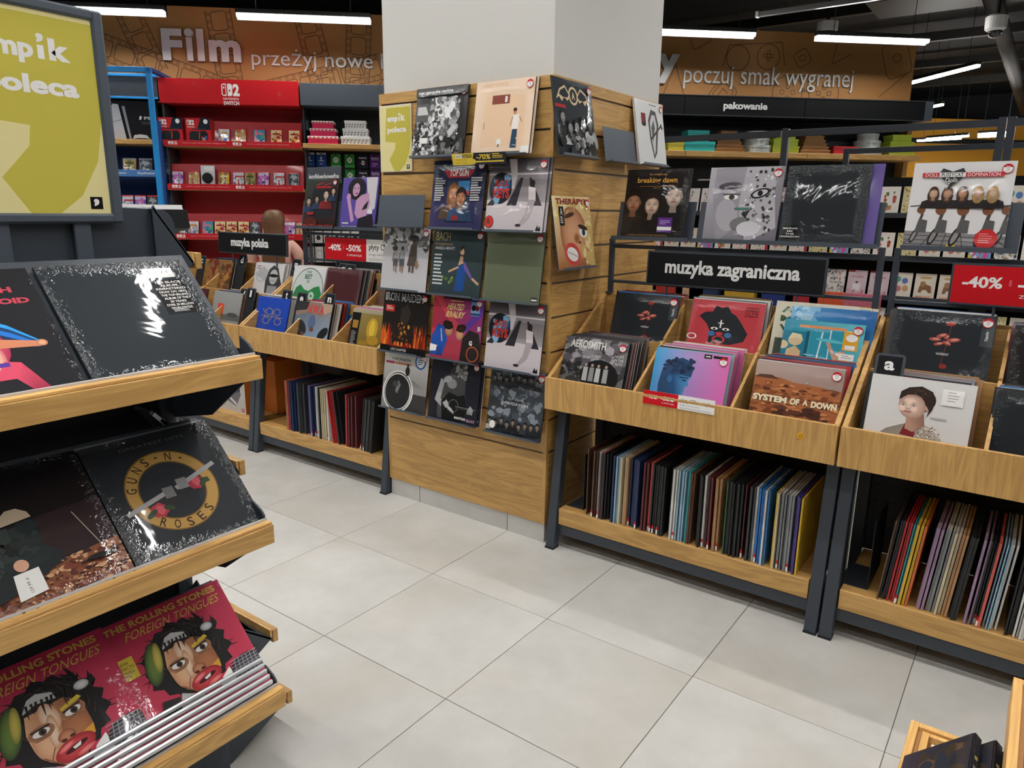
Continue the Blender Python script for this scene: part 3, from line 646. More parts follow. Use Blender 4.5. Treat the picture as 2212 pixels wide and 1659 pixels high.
@cover
def guitarist():
    a = Art(c=lin(33, 32, 41))
    a.poly([(.2,.02),(.18,.35),(.28,.7),(.5,.78),(.72,.66),(.74,.3),(.7,.02)], G(75)); a.ell(.45, .6, .1, .08, G(150)); a.ell(.36, .66, .09, .05, G(170), .4); a.poly([(.12,.3),(.22,.66),(.3,.62),(.24,.34),(.34,.26),(.28,.2)], G(165))
    a.ell(.56, .85, .1, .12, G(90)); a.blobs(4, 50, .44, .72, .72, .98, .015, .05, [G(120), G(165), G(90), G(60)]); a.poly([(.3,.02),(.26,.3),(.4,.46),(.6,.42),(.72,.46),(.78,.2),(.7,.02)], G(18)); a.ring(.52, .26, .09, .1, G(110)); a.line(.56, .24, .96, .24, .04, G(45)); a.line(.56, .255, .96, .255, .006, G(160))
    for k in range(4): a.line(.37+.035*k, .27-.02*k, .43+.035*k, .18-.015*k, .022, G(185)); a.line(.82+.03*k, .25, .81+.03*k, .17, .02, G(170))
    a.blob(.37, .27, .055, G(175), random.Random(3)); a.blob(.87, .25, .045, G(160), random.Random(4))
    a.text('MAINSTREAM', .56, .06, .78, .1, Wt, .02); a.text('SELLOUT', .8, .05, .97, .09, hx('C9A0C4'), .02); return a
@cover
def crowdphoto():
    a = Art(grad=(hx('33383F'), hx('3A4048'), hx('4A4B4C'), hx('3C3D3E'))); a.blobs(5, 120, .05, .25, .95, .95, .02, .07, [hx('6E7680'), hx('565E68'), hx('868D95'), hx('474C53')])
    rnd = random.Random(9)
    for i in range(9): x = .06+i*.11; a.bust(x, .08+rnd.uniform(-.03, .05), .09, hx('8A7A6C'), G(25), hx(rnd.choice(('1E2126', '3A3F46', 'B9B6AE', '26282C'))), face=False)
    for i in range(8): x = .1+i*.11; a.bust(x, .78+rnd.uniform(-.03, .04), .08, hx('7A6E64'), G(30), hx('2A2C30'), face=False)
    a.text('EVERYDAY LIFE', .27, .46, .76, .5, hx('E4E4E2'), .0); a.text('الحياة اليومية', .38, .53, .66, .58, hx('E4E4E2')); a.ell(.14, .12, .055, .06, Wt); return a
@cover
def grin():
    a = Art(grad=(hx('A86A3C'), hx('8E5A34'), hx('E3C78E'), hx('E9D6A4'))); a.blobs(7, 26, 0, .7, 1, 1, .03, .12, [hx('F0DDA8'), hx('D9B976'), hx('C7A25C')], .6)
    a.soft(.5, .45, .36, .42, hx('D9A67E'), hx('9A5E3A'), .3); a.blobs(6, 20, .7, 0, 1, .6, .03, .1, [hx('E3CC94'), hx('C9A866')], 1.6)
    a.soft(.4, .2, .21, .16, hx('B02A28'), hx('D2524A'), -.3, 24); a.ell(.4, .2, .15, .095, Wt, -.3, 24)
    for k in range(6): a.line(.28+.05*k, .3-.02*k, .26+.05*k, .14-.02*k, .006, hx('8A6A5E'))
    a.line(.27, .24, .53, .16, .008, hx('7A3A34')); a.ell(.74, .5, .11, .07, Wt, -.2); a.ell(.75, .5, .045, .05, hx('2A3440')); a.ell(.74, .57, .13, .035, hx('3A2A22'), -.2); a.soft(.55, .42, .08, .08, hx('8A5234'), hx('C48A60')); a.strands(4, 60, .3, .85, .3, .14, [hx('F4E6BC'), hx('B08E4E'), hx('E0C88A')], .008); a.ell(.4, .74, .14, .03, hx('4A3020'), .2); a.ell(.62, .36, .03, .02, hx('5E3624'))
    a.text('THERAPY?', .08, .89, .88, .97, hx('8C2A2A'), .03); a.rect(.14, .6, .26, .86, K); a.text('A', .17, .74, .23, .84, Wt); a.lines(3, 4, .16, .62, .24, .72, Wt, .4); return a
@cover
def trio():
    a = Art(c=lin(28, 24, 22))
    a.bust(.15, .28, .3, hx('A8765A'), hx('1B120D'), hx('2E2622')); a.bust(.45, .24, .3, hx('CDB19E'), hx('2A1C14'), hx('1E1A18'), longhair=True); a.bust(.78, .34, .33, hx('CBB5A6'), hx('211712'), hx('1E1B1A'))
    a.text('breaking dawn', .18, .78, .8, .88, hx('D9A24A'), .02); a.text('the twilight saga', .36, .9, .64, .94, hx('C2934A')); a.rect(.22, .75, .78, .757, hx('9A6E34')); a.text('part 2', .45, .715, .55, .74, hx('C2934A')); a.text('ORIGINAL MOTION PICTURE SOUNDTRACK', .12, .04, .75, .065, hx('A87E48'))
    a.rect(.58, .1, .8, .31, hx('5C2D86')); a.rect(.58, .13, .8, .18, Wt); a.lines(2, 3, .61, .2, .77, .27, hx('C9B6DC'), .35); return a
@cover
def halfspots():
    a = Art(grad=(hx('8D8A93'), hx('6F6A72'), hx('8E8890'), hx('BDBAC2'))); a.poly([(.08,.98),(.3,1),(.52,1),(.5,.5),(.45,.2),(.2,.0),(.12,.3),(.08,.6)], hx('9A979F')); a.ell(.3, .75, .16, .05, hx('4E4A52'), .08); a.ell(.3, .36, .15, .22, hx('AFADB4'), .2)
    a.ell(.33, .6, .1, .035, Wt); a.ell(.34, .6, .04, .035, G(60)); a.rect(.22, .63, .45, .645, G(60)); a.poly([(.5,1),(.95,1),(.9,.7),(.98,.2),(.6,.0),(.5,.25),(.45,.5)], hx('B5B2B8'))
    a.blobs(12, 90, .52, .05, .92, .98, .008, .026, [G(70), G(50), G(95), G(225)]); a.ell(.72, .65, .13, .06, G(35), .3); a.ell(.72, .65, .1, .04, hx('C9C6CC'), .3); a.ell(.72, .65, .035, .038, G(25)); a.ell(.48, .25, .12, .08, G(120), .3); a.poly([(.5,.38),(.62,.44),(.56,.32)], G(45)); a.ell(.62, .18, .16, .1, hx('CFCDD2'))
    a.text('LATE', .46, .47, .54, .5, Wt, .01); a.rect(.4, .43, .6, .46, hx('4A7A70')); return a
@cover
def blackwrap():
    a = Art(c=lin(33, 38, 42))
    a.rect(.04, .06, .22, .24, K)
    for k, t in enumerate(('BRING', 'ME', 'THE', 'HORIZON')): a.text(t, .13-.018*len(t), .19-.035*k, .13+.018*len(t), .21-.035*k, Wt, .02)
    return a
@cover
def motorbikes():
    a = Art(c=lin(224, 222, 222)); a.poly([(0,0),(1,0),(1,.18),(0,.22)], hx('8A8688'))
    for k in range(8): a.line(k/7, .2, -.3+k*1.6/7, 0, .008, G(60))
    for y in (.05, .1, .15): a.line(0, y+.02, 1, y, .007, G(60))
    a.poly([(.42,0),(.54,0),(.52,.18),(.5,.18)], hx('E2BE22'))
    for x, s in ((.1, .8), (.3, 1), (.52, 1.1), (.76, 1), (.93, .8)):
        a.line(x, .12, x+.06, .42, .035*s, hx('4A4642')); a.ell(x, .16, .04*s, .11*s, hx('2A2829'), -.35); a.ell(x, .16, .022*s, .08*s, hx('8E8A86'), -.35); a.ell(x+.04, .46, .055*s, .055*s, hx('7A4E36')); a.line(x-.08, .5, x+.13, .52, .012, G(50)); a.poly([(x,.2),(x+.12,.2),(x+.12,.34),(x+.03,.36)], G(90))
    for x, c in ((.24, 'D6B193'), (.38, 'C99B7E'), (.53, 'C2906E'), (.68, 'D0A589'), (.82, 'D9B79A')): a.bust(x, .55, .12, hx(c), hx('4A3226' if x < .6 else 'B99558'), hx('2A2526'), longhair=True, face=False)
    a.rect(.1, .83, .9, .88, hx('C8323C')); a.text('DOLL', .13, .835, .26, .875, Wt); a.text('DOMINATION', .55, .835, .86, .875, Wt)
    a.poly([(.4,.72),(.26,.86),(.3,.93),(.4,.89),(.5,.93),(.54,.86)], hx('2C2E31')); a.rect(.27, .83, .53, .88, Wt); a.text('PUSSYCAT', .29, .835, .51, .875, G(50), .02); a.text('Dolls', .34, .77, .46, .82, Wt)
    a.ell(.82, .14, .11, .11, hx('CB2A2C')); a.lines(1, 5, .75, .08, .89, .2, hx('E89A94'), .35); return a
@cover
def cavephoto():
    a = Art(grad=(G(90), G(100), G(120), G(135))); a.blobs(21, 160, 0, .3, 1, 1, .02, .08, [hx('5E5A60'), hx('8C888E'), hx('A9A5A8'), hx('3E3B40')]); a.blobs(22, 60, 0, 0, .3, .5, .02, .07, [G(60), G(110), G(40)]); a.ell(.62, .3, .3, .32, G(22)); a.blobs(23, 40, .1, .0, .95, .12, .02, .06, [G(100), G(140), G(70)])
    for x, c in ((.4, 190), (.5, 150), (.6, 200), (.72, 170)): a.ell(x, .5, .022, .03, hx('B59A88')); a.poly([(x-.04,.2),(x-.035,.46),(x+.035,.46),(x+.04,.2)], G(c))
    a.text('AEROSMITH', .1, .8, .66, .95, Wt, .02); a.text('NIGHT', .82, .7, .96, .75, Wt); a.text('IN THE', .82, .63, .96, .68, Wt); a.text('RUTS', .84, .56, .95, .61, Wt); return a
@cover
def duotone():
    a = Art(grad=(hx('3F86C8'), hx('D968B4'), hx('E574B8'), hx('3DA8DC')), n=8); a.poly([(.12,0),(.1,.3),(.13,.62),(.22,.78),(.38,.86),(.5,.8),(.55,.66),(.53,.5),(.5,.42),(.52,.34),(.47,.3),(.46,.16),(.36,.08),(.36,0)], hx('2A4A6E'))
    a.poly([(.22,.58),(.28,.5),(.36,.54),(.53,.5),(.5,.42),(.52,.34),(.47,.3),(.46,.16),(.36,.06),(.24,.2)], lambda x, y: hx('4E8EC4') if x > .4 else hx('23507E')); a.blobs(3, 30, .14, .56, .54, .84, .02, .05, [hx('1F2C44'), hx('28395A')]); a.ell(.25, .42, .035, .07, hx('3A6A9C')); a.ell(.45, .43, .035, .014, hx('1C2C44')); a.rect(.38, .47, .5, .49, hx('1C2C44'))
    a.rect(.66, .9, .76, .98, K); a.rect(.68, .93, .74, .95, Wt); a.rect(.78, .92, .96, .97, K); return a
@cover
def quarry():
    a = Art(grad=(hx('7A4A34'), hx('8A5036'), hx('A8908A'), hx('B59E96'))); a.poly([(0,0),(1,0),(1,.6),(.75,.64),(.45,.66),(.3,.72),(0,.7)], hx('A8643C')); a.poly([(0,.68),(.06,.74),(.2,.75),(.3,.68)], hx('5A3A2E'))
    a.blobs(31, 200, 0, .0, 1, .62, .015, .06, [hx('7E4426'), hx('B5703F'), hx('5A3020'), hx('C98452'), hx('8E5230')], .6); a.blobs(32, 20, .3, 0, .9, .2, .04, .09, [hx('4A2A1E'), hx('64392A')], .6); a.rect(.6, .66, .63, .7, G(170)); a.rect(.84, .62, .9, .65, G(150))
    x = .02
    for t, w in (('SYSTEM', .4), ('OF', .11), ('A', .06), ('DOWN', .28)): a.text(t, x, .25+(.02 if t == 'A' else 0), x+w, .37, hx('F0E6C4'), .05); x += w+.035
    return a
@cover
def redflower():
    a = Art(c=lin(33, 38, 43)); R_ = hx('B4554A')
    a.line(.53, .1, .58, .8, .008, hx('6E3A34')); a.ell(.57, .82, .05, .035, hx('A83A30'), .2)
    for x, y, r, an in ((.5,.62,.06,.6),(.44,.55,.06,.0),(.62,.56,.07,.3),(.56,.5,.05,-.6),(.48,.48,.05,.4),(.55,.6,.04,1.2)): a.ell(x, y, r, r*.5, R_, an); a.ell(x+.01, y+.008, r*.55, r*.22, hx('D9A08E'), an)
    a.text('violator', .47, .3, .6, .35, Wt); a.ell(.56, .12, .04, .04, hx('8E342C')); a.rect(.87, .5, .99, .86, hx('3F4549')); a.text('Depeche', .855, .65, 1.005, .69, Wt, .01, rot=PI/2) ; return a
@cover
def redhat():
    a = Art(hx('C23E46')); a.poly([(.12,.62),(.2,.72),(.3,.74),(.34,.88),(.42,.84),(.5,.88),(.56,.74),(.62,.7),(.7,.56),(.82,.3),(.78,.12),(.6,.02),(.3,.02),(.3,.3),(.24,.46)], hx('23272C'))
    a.ell(.36, .36, .05, .03, Wt); a.ell(.52, .36, .05, .03, Wt); a.ell(.36, .355, .02, .02, K); a.ell(.52, .355, .02, .02, K); a.rect(.43, .38, .45, .56, Wt); a.rect(.4, .48, .48, .5, Wt); a.ell(.33, .24, .05, .06, hx('4A72A8')); a.ell(.56, .23, .05, .06, hx('4A72A8')); a.ell(.44, .25, .05, .04, hx('C23E46')); a.ring(.44, .12, .06, .09, hx('C23E46')); a.ring(.06, .14, .05, .07, Wt)
    for k, t in enumerate(('WHAT', 'HAPPENED', 'TO THE', 'STREETS?')): a.text(t, .74, .86-.06*k, .92, .9-.06*k, K, .01)
    return a
@cover
def tealtank():
    a = Art(grad=(hx('2F8FA0'), hx('3AA4B4'), hx('5CB9C4'), hx('2A93AC'))); a.rect(0, .0, .34, .78, hx('1F7E96')); a.rect(.36, .1, .8, .85, hx('2C95AC')); a.rect(.3, .05, .34, .8, hx('14586E')); a.line(.46, .08, .5, .8, .02, hx('D5EEF0')); a.line(.6, .3, .6, .85, .015, hx('D5EEF0')); a.ell(.6, .65, .18, .03, hx('5FC0CC'), -.1)
    a.ell(.17, .6, .09, .1, hx('DCC79A')); a.poly([(.08,.62),(.12,.74),(.24,.72),(.27,.6),(.2,.66)], hx('EADBB4')); a.poly([(.05,.0),(.08,.42),(.18,.5),(.26,.4),(.24,0)], hx('D6B98E')); a.ell(.02, .5, .07, .08, hx('E0CFA4'))
    a.ell(.76, .4, .07, .08, hx('C99F86')); a.line(.7, .3, .58, .62, .05, hx('C99F86')); a.poly([(.66,.0),(.7,.32),(.86,.32),(.9,0)], hx('C49A80')); a.rect(.2, .86, .78, .91, hx('DD8A4E')); a.rect(.76, .5, .94, .86, hx('E2A62C')); a.rect(.79, .52, .91, .6, Wt); a.ell(.86, .74, .07, .07, Wt); a.rect(.74, .32, .92, .44, Wt); a.lines(8, 2, .77, .34, .89, .41, G(130), .3); a.ell(.8, .16, .12, .12, hx('5A2C86')); a.ell(.8, .16, .09, .09, hx('D29A3A')); a.text('SUMMER', .72, .14, .88, .18, hx('2A4A9C'), .02); return a
@cover
def bluesky():
    a = Art(grad=(hx('1F78B4'), hx('2A86C0'), hx('1B5FA4'), hx('3F92C8'))); a.blobs(5, 20, 0, .75, .3, 1, .03, .09, [hx('7FB9DC'), hx('A9D2E8')]); return a
@cover
def greentype():
    a = Art(hx('D9D3BE'))
    for k, t in enumerate(('ART', 'MES', 'WI')): a.text(t, .08, .82-.15*k, .08+.13*len(t), .92-.15*k, hx('3E5A3C'), .04)
    a.rect(.05, .1, .5, .4, hx('3E4A3C')); return a
@cover
def plainpurple(): return Art(c=lin(104, 88, 155))
@cover
def shorthair():
    a = Art(c=lin(217, 215, 213)); sk = hx('DDBFAE'); hr = hx('33251F')
    a.poly([(.22,.12),(.36,.22),(.5,.3),(.62,.24),(.74,.1),(.78,0),(.14,0)], lambda x, y: hx('B5AB9E') if x > .5 else hx('8E857A')); a.blobs(8, 120, .45, .0, .74, .24, .004, .011, [hx('D8CFC2'), hx('6E655C'), hx('EDE6DA')]); a.poly([(.36,.06),(.4,.26),(.5,.16),(.5,.04)], hx('7E2428'))
    a.poly([(.4,.16),(.4,.4),(.56,.44),(.58,.24),(.48,.12)], lambda x, y: hx('B98F7C') if x < .5 else hx('8E6A5A')); a.soft(.5, .64, .15, .2, hr, tuple(k*.6 for k in hr), -.15); a.soft(.585, .54, .035, .055, hx('D2AE9C'), hx('A87C6A'))
    a.soft(.435, .54, .13, .205, sk, hx('B08A78'), .1, 28, -.2, .1); a.face(.42, .54, .115, .2, sk, -.16)
    a.poly([(.3,.62),(.31,.76),(.38,.84),(.5,.88),(.61,.81),(.645,.68),(.63,.52),(.585,.38),(.6,.5),(.555,.6),(.54,.68),(.47,.735),(.38,.72)], hr); a.strands(3, 70, .49, .77, .11, .07, [hx('57423A'), hx('241914'), hx('6A5248')], .006); a.strands(5, 20, .61, .58, .03, .16, [hx('57423A'), hx('241914')], .005)
    a.rect(.7, .62, .9, .88, Wt); a.lines(1, 4, .75, .66, .86, .84, G(150), .25); a.lines(2, 2, .62, .36, .78, .4, G(120), .4); return a
@cover
def nightdark():
    a = Art(c=lin(33, 37, 41)); a.blobs(3, 8, .5, .1, .9, .5, .05, .12, [hx('3A2A26'), hx('2A2424')]); return a
@cover
def darkportrait():
    a = Art(hx('1C1816')); a.bust(.5, .3, .4, hx('6E4A3A'), hx('120E0C'), hx('241C1A')); return a
@cover
def goldmono():
    a = Art(grad=(hx('6E5418'), hx('7A5E22'), hx('8E7430'), hx('9A8A50'))); a.rect(0, 0, .22, 1, K); a.rect(.04, .5, .18, .7, hx('A87A30')); a.lines(1, 12, .04, .04, .18, .42, G(160), .4); a.ell(.55, .52, .14, .28, hx('C9A02E')); a.ell(.55, .52, .07, .22, hx('E2C04A')); a.ell(.6, .24, .15, .12, hx('B58E2A')); a.rect(.26, .1, .5, .2, hx('A27E24')); a.rect(0, .9, 1, 1, hx('A9A186')); return a
@cover
def bluegold():
    a = Art(c=lin(32, 71, 175)); g = hx('A08B6A')
    for x, y in ((.42,.56),(.66,.56),(.36,.28),(.72,.28)): a.ring(x, y, .09, .11, g)
    a.line(.2, .42, .86, .4, .02, g); a.line(.3, .46, .3, .36, .02, g); a.line(.5, .3, .56, .6, .02, g); a.line(.22, .62, .3, .5, .02, g); return a
@cover
def skywardcrew():
    a = Art(grad=(hx('7FA4C8'), hx('8FB4D4'), hx('8C8078'), hx('4A4644'))); a.poly([(0,1),(1,1),(1,.78),(.7,.66),(.4,.74),(0,.62)], hx('8E7A6E')); a.poly([(0,1),(.35,1),(.3,.8),(0,.74)], G(50)); a.poly([(.7,1),(1,1),(1,.82),(.8,.72)], hx('B59A86'))
    for x, y, an, c in ((.25,.35,.5,'2A2C34'),(.5,.5,0,'5A6A8C'),(.85,.25,-.6,'1E1E22'),(.1,.2,.9,'26303E')): a.ell(x, y, .1, .19, hx(c), an); a.ell(x+.02, y-.18, .06, .06, hx('6E4A3A'))
    a.text('N.W.A', .32, .72, .78, .94, hx('D8373C'), .02, .02); return a
@cover
def portraitglasses():
    a = Art(grad=(hx('C9C8C8'), hx('D2D1D1'), hx('D8D7D7'), hx('CDCCCC'))); a.poly([(.0,.6),(.3,.9),(.5,.7),(.4,.4)], hx('B2B2B4')); a.ring(.25, .5, .12, .15, hx('A9A9AC')); a.poly([(.45,0),(.42,.4),(.5,.8),(.64,.95),(.8,.86),(.92,.5),(1,.3),(1,0)], G(62)); a.ell(.68, .56, .14, .25, G(188)); a.ell(.68, .6, .16, .055, G(20)); a.rect(.6, .42, .76, .435, G(90)); a.rect(.52, .0, .84, .26, G(150)); a.lines(4, 2, .06, .74, .28, .9, hx('8A3A34'), .3); return a
@cover
def greenhill():
    a = Art(hx('DFE0DE')); a.ring(.52, .5, .46, .475, G(50)); a.ell(.52, .5, .455, .455, hx('CFD6D2'), n=36); a.poly([(.08,.38),(.16,.55),(.28,.62),(.42,.52),(.56,.5),(.7,.58),(.86,.62),(.97,.45),(.9,.24),(.7,.1),(.4,.06),(.16,.2)], hx('2F8A4E')); a.ell(.66, .4, .09, .09, hx('BFD8C6')); a.ell(.66, .4, .03, .03, hx('2F8A4E')); a.poly([(.7,.2),(.84,.24),(.9,.16),(.74,.08)], hx('C96A4A'))
    a.text('THE', .42, .86, .56, .91, hx('2F6A44'), .02); a.text('BEST', .38, .74, .6, .84, hx('2F6A44'), .03); a.text('OF', .46, .66, .54, .72, hx('2F6A44'), .02); return a
@cover
def maroonfoil(): return Art(c=lin(79, 33, 38))
@cover
def greybeach():
    a = Art(grad=(hx('7E7E7C'), hx('868684'), hx('9A9A98'), hx('949492'))); a.rect(0, .4, 1, .52, hx('5E605F')); a.ell(.75, .52, .2, .05, hx('4C4E4E')); a.rect(.2, .52, .42, .74, hx('D2452E')); a.text('♥', .26, .58, .36, .68, hx('8A2418')); return a
@cover
def brownscene():
    a = Art(grad=(hx('6E4A30'), hx('4A3424'), hx('8A6A3E'), hx('7A5A38'))); a.blobs(9, 60, 0, .2, 1, 1, .03, .1, [hx('8E6234'), hx('5A3A22'), hx('A9743A'), hx('6E2E22')]); return a
@cover
def carnight():
    a = Art(grad=(hx('3A1C1A'), hx('2E1A1C'), hx('3A2A28'), hx('34463C'))); a.poly([(.28,.84),(.8,.86),(.96,.5),(.9,.2),(.3,.2),(.2,.5)], hx('23252B')); a.rect(.32, .8, .8, .84, hx('A8202A')); a.line(.36, .87, .58, .92, .02, hx('C2323A'), .008); a.line(.58, .86, .8, .9, .02, hx('C2323A'), .008)
    for x, y, h, c in ((.14,.4,.16,'C9A890'),(.4,.46,.14,'B89880'),(.68,.5,.2,'D6B8A0'),(.9,.62,.14,'C9A890')): a.bust(x, y, h, hx(c), hx('26201E'), hx(random.Random(x).choice(['2E4466', '1E1E22', '8A2A2C'])))
    a.rect(.14, .26, .34, .31, hx('B42C2A')); a.ell(.25, .1, .22, .1, hx('5A2420')); a.rect(0, 0, 1, .04, hx('1E1414')); a.text('MIŁOŚĆ I WŁADZA', .02, .015, .98, .075, hx('D23C32'), .02); return a
@cover
def purplefigure():
    a = Art(c=lin(94, 78, 164)); sk = hx('C99CC0'); dk = hx('211E26')
    a.poly([(.66,1),(.98,1),(.96,.4),(.8,.34),(.72,.7)], hx('D5D2D8')); a.ell(.42, .78, .26, .22, dk); a.poly([(.5,0),(.52,.2),(.9,.3),(1,0)], dk); a.poly([(.4,.3),(.42,.56),(.56,.66),(.76,.7),(.82,.5),(.74,.26),(.5,.2)], sk); a.ell(.4, .76, .1, .13, sk, -.2); a.line(.36, .14, .2, .58, .09, sk); a.line(.44, .34, .74, .38, .09, sk); a.ell(.2, .62, .06, .07, sk); a.poly([(.6,.36),(.74,.4),(.78,.56),(.66,.46)], dk)
    for x in (.36, .45): a.ell(x, .79, .02, .01, dk)
    a.ell(.42, .69, .035, .014, hx('8A2A4A')); a.lines(5, 1, .06, .08, .28, .12, Wt, .6); a.text('30th Anniversary Edition', .06, .03, .5, .06, Wt); a.rect(.76, .3, .9, .38, Wt); return a
@cover
def plainblack():
    a = Art(c=lin(36, 43, 49)); PRICE(a, .67, .84, .22, .09, '219,99 zl'); a.rect(.69, .5, .93, .82, K)
    for k, (t, w) in enumerate((('THE BLACK', .2), ('ALBUM.', .14), ('REMASTERED', .22), ('NOW ON 180G', .2), ('THE TOP-SELLING', .2), ('ALBUM OF THE', .18), ('30 YEARS', .12), ('OVER 30 MILLION', .2), ('WORLDWIDE', .16))): a.text(t, .81-w/2, .785-.03*k, .81+w/2, .805-.03*k, Wt, .02)
    a.lines(3, 4, .74, .52, .88, .545, G(190), .5); return a
@cover
def neonwarrior():
    a = Art(c=lin(25, 25, 31)); a.text('BLACK SABBATH', .1, .81, .86, .855, hx('D2485A'), .045); a.text('PARANOID', .46, .72, .93, .765, hx('D2485A'), .045)
    for o, c in ((.0, '2FA0E8'), (.03, '17406E'), (.06, '2478D2'), (.1, '14305A')): a.poly([(.35,.72-o),(.55,.67-o),(.74,.56-o),(.88,.42-o*.4),(.85,.41-o*.4),(.7,.54-o),(.53,.64-o),(.35,.68-o)], hx(c))
    a.soft(.53, .4, .17, .17, hx('E8657E'), hx('B02A50'), .2); a.soft(.58, .33, .08, .13, hx('F0CFA4'), hx('D2687A')); a.poly([(.38,.02),(.42,.28),(.52,.3),(.54,.22),(.6,.24),(.64,.3),(.72,.28),(.82,.06),(.74,.05),(.66,.17),(.56,.17),(.5,.02)], lambda x, y: hx('E0506C') if y > .12 else hx('9A2844')); a.line(.64, .43, .87, .4, .07, hx('D98A66'), .04); a.soft(.88, .405, .03, .025, hx('F0B890'), hx('C07050')); a.soft(.53, .57, .06, .07, hx('E8BFA4'), hx('A8605A')); a.soft(.53, .61, .07, .045, hx('9AC0E8'), hx('3A5A9C')); a.rect(.43, .26, .66, .29, hx('5A3A9C')); return a
@cover
def ragcarpet():
    a = Art(grad=(hx('241618'), hx('2C1A1C'), hx('0E0A0C'), hx('0C090B'))); a.poly([(0,.55),(1,.62),(1,.3),(0,.25)], hx('2E1C20')); a.poly([(0,0),(1,0),(1,.3),(.6,.26),(0,.06)], hx('8A5236')); a.blobs(41, 260, 0, 0, 1, .27, .008, .03, [hx('B9825A'), hx('5E2E22'), hx('D2A27A'), hx('3E201C'), hx('7A3E2C')], .6); a.blobs(42, 300, 0, 0, 1, .25, .003, .012, [hx('E2B890'), hx('3E201C'), hx('8A4A34')], .5)
    a.poly([(.0,.06),(.3,.12),(.62,.24),(.66,.3),(.6,.36),(.4,.42),(.2,.5),(0,.5)], hx('1E2426')); a.poly([(.4,.58),(.41,.64),(.46,.68),(.52,.68),(.57,.64),(.58,.6)], hx('CBB79C')); a.blobs(43, 60, .0, .3, .55, .55, .02, .08, [hx('232B2C'), hx('2E3838'), hx('1A2022'), hx('39423F')]); a.line(.9, .2, .8, .55, .006, hx('B0A090')); a.ell(.86, .2, .1, .02, hx('1A1414')); a.ell(.42, .3, .04, .04, hx('D9A58A'))
    a.poly([(.34,.08),(.5,.1),(.5,.26),(.36,.25)], Wt); a.text('159,99 zl', .37, .155, .47, .175, G(70), 0, 0, PI/2); return a
@cover
def goldring():
    a = Art(c=lin(42, 45, 49), n=8); a.ring(.48, .5, .235, .335, hx('B9914E'), 48); a.ring(.48, .5, .325, .335, hx('7A5A2A'), 48); a.ring(.48, .5, .235, .245, hx('7A5A2A'), 48)
    def arc(t, a0, a1, flip):
        for k, ch in enumerate(t):
            if ch == ' ': continue
            an = math.radians(a0+(a1-a0)*k/(len(t)-1)); x, y = .48+.285*math.cos(an), .5+.285*math.sin(an); w = .012 if ch in "·'" else .022
            h = .008 if ch == '·' else .035; a.text(ch, x-w, y-h, x+w, y+h, hx('3A2A18'), .01, 0, an-PI/2 if not flip else an+PI/2)
    arc('GUNS·N·', 165, 55, False); arc('ROSES', 232, 308, True)
    for x, y, e in ((.32, .42, 1), (.66, .55, -1)): a.blob(x, y-.05, .06, hx('B23A48'), random.Random(3), .15, 14); a.blob(x+.005, y-.045, .035, hx('D25A66'), random.Random(4), .2, 10); a.ell(x-.06*e, y-.06, .05, .02, hx('34482F'), .5); a.ell(x+.07, y-.05, .04, .02, hx('34482F'), -.4)
    a.line(.1, .4, .46, .5, .035, G(165)); a.line(.5, .5, .86, .62, .035, G(165)); a.rect(.4, .44, .48, .53, G(120)); a.rect(.52, .48, .6, .57, G(140)); a.text('GREATEST HITS', .25, .9, .75, .925, G(110)); return a
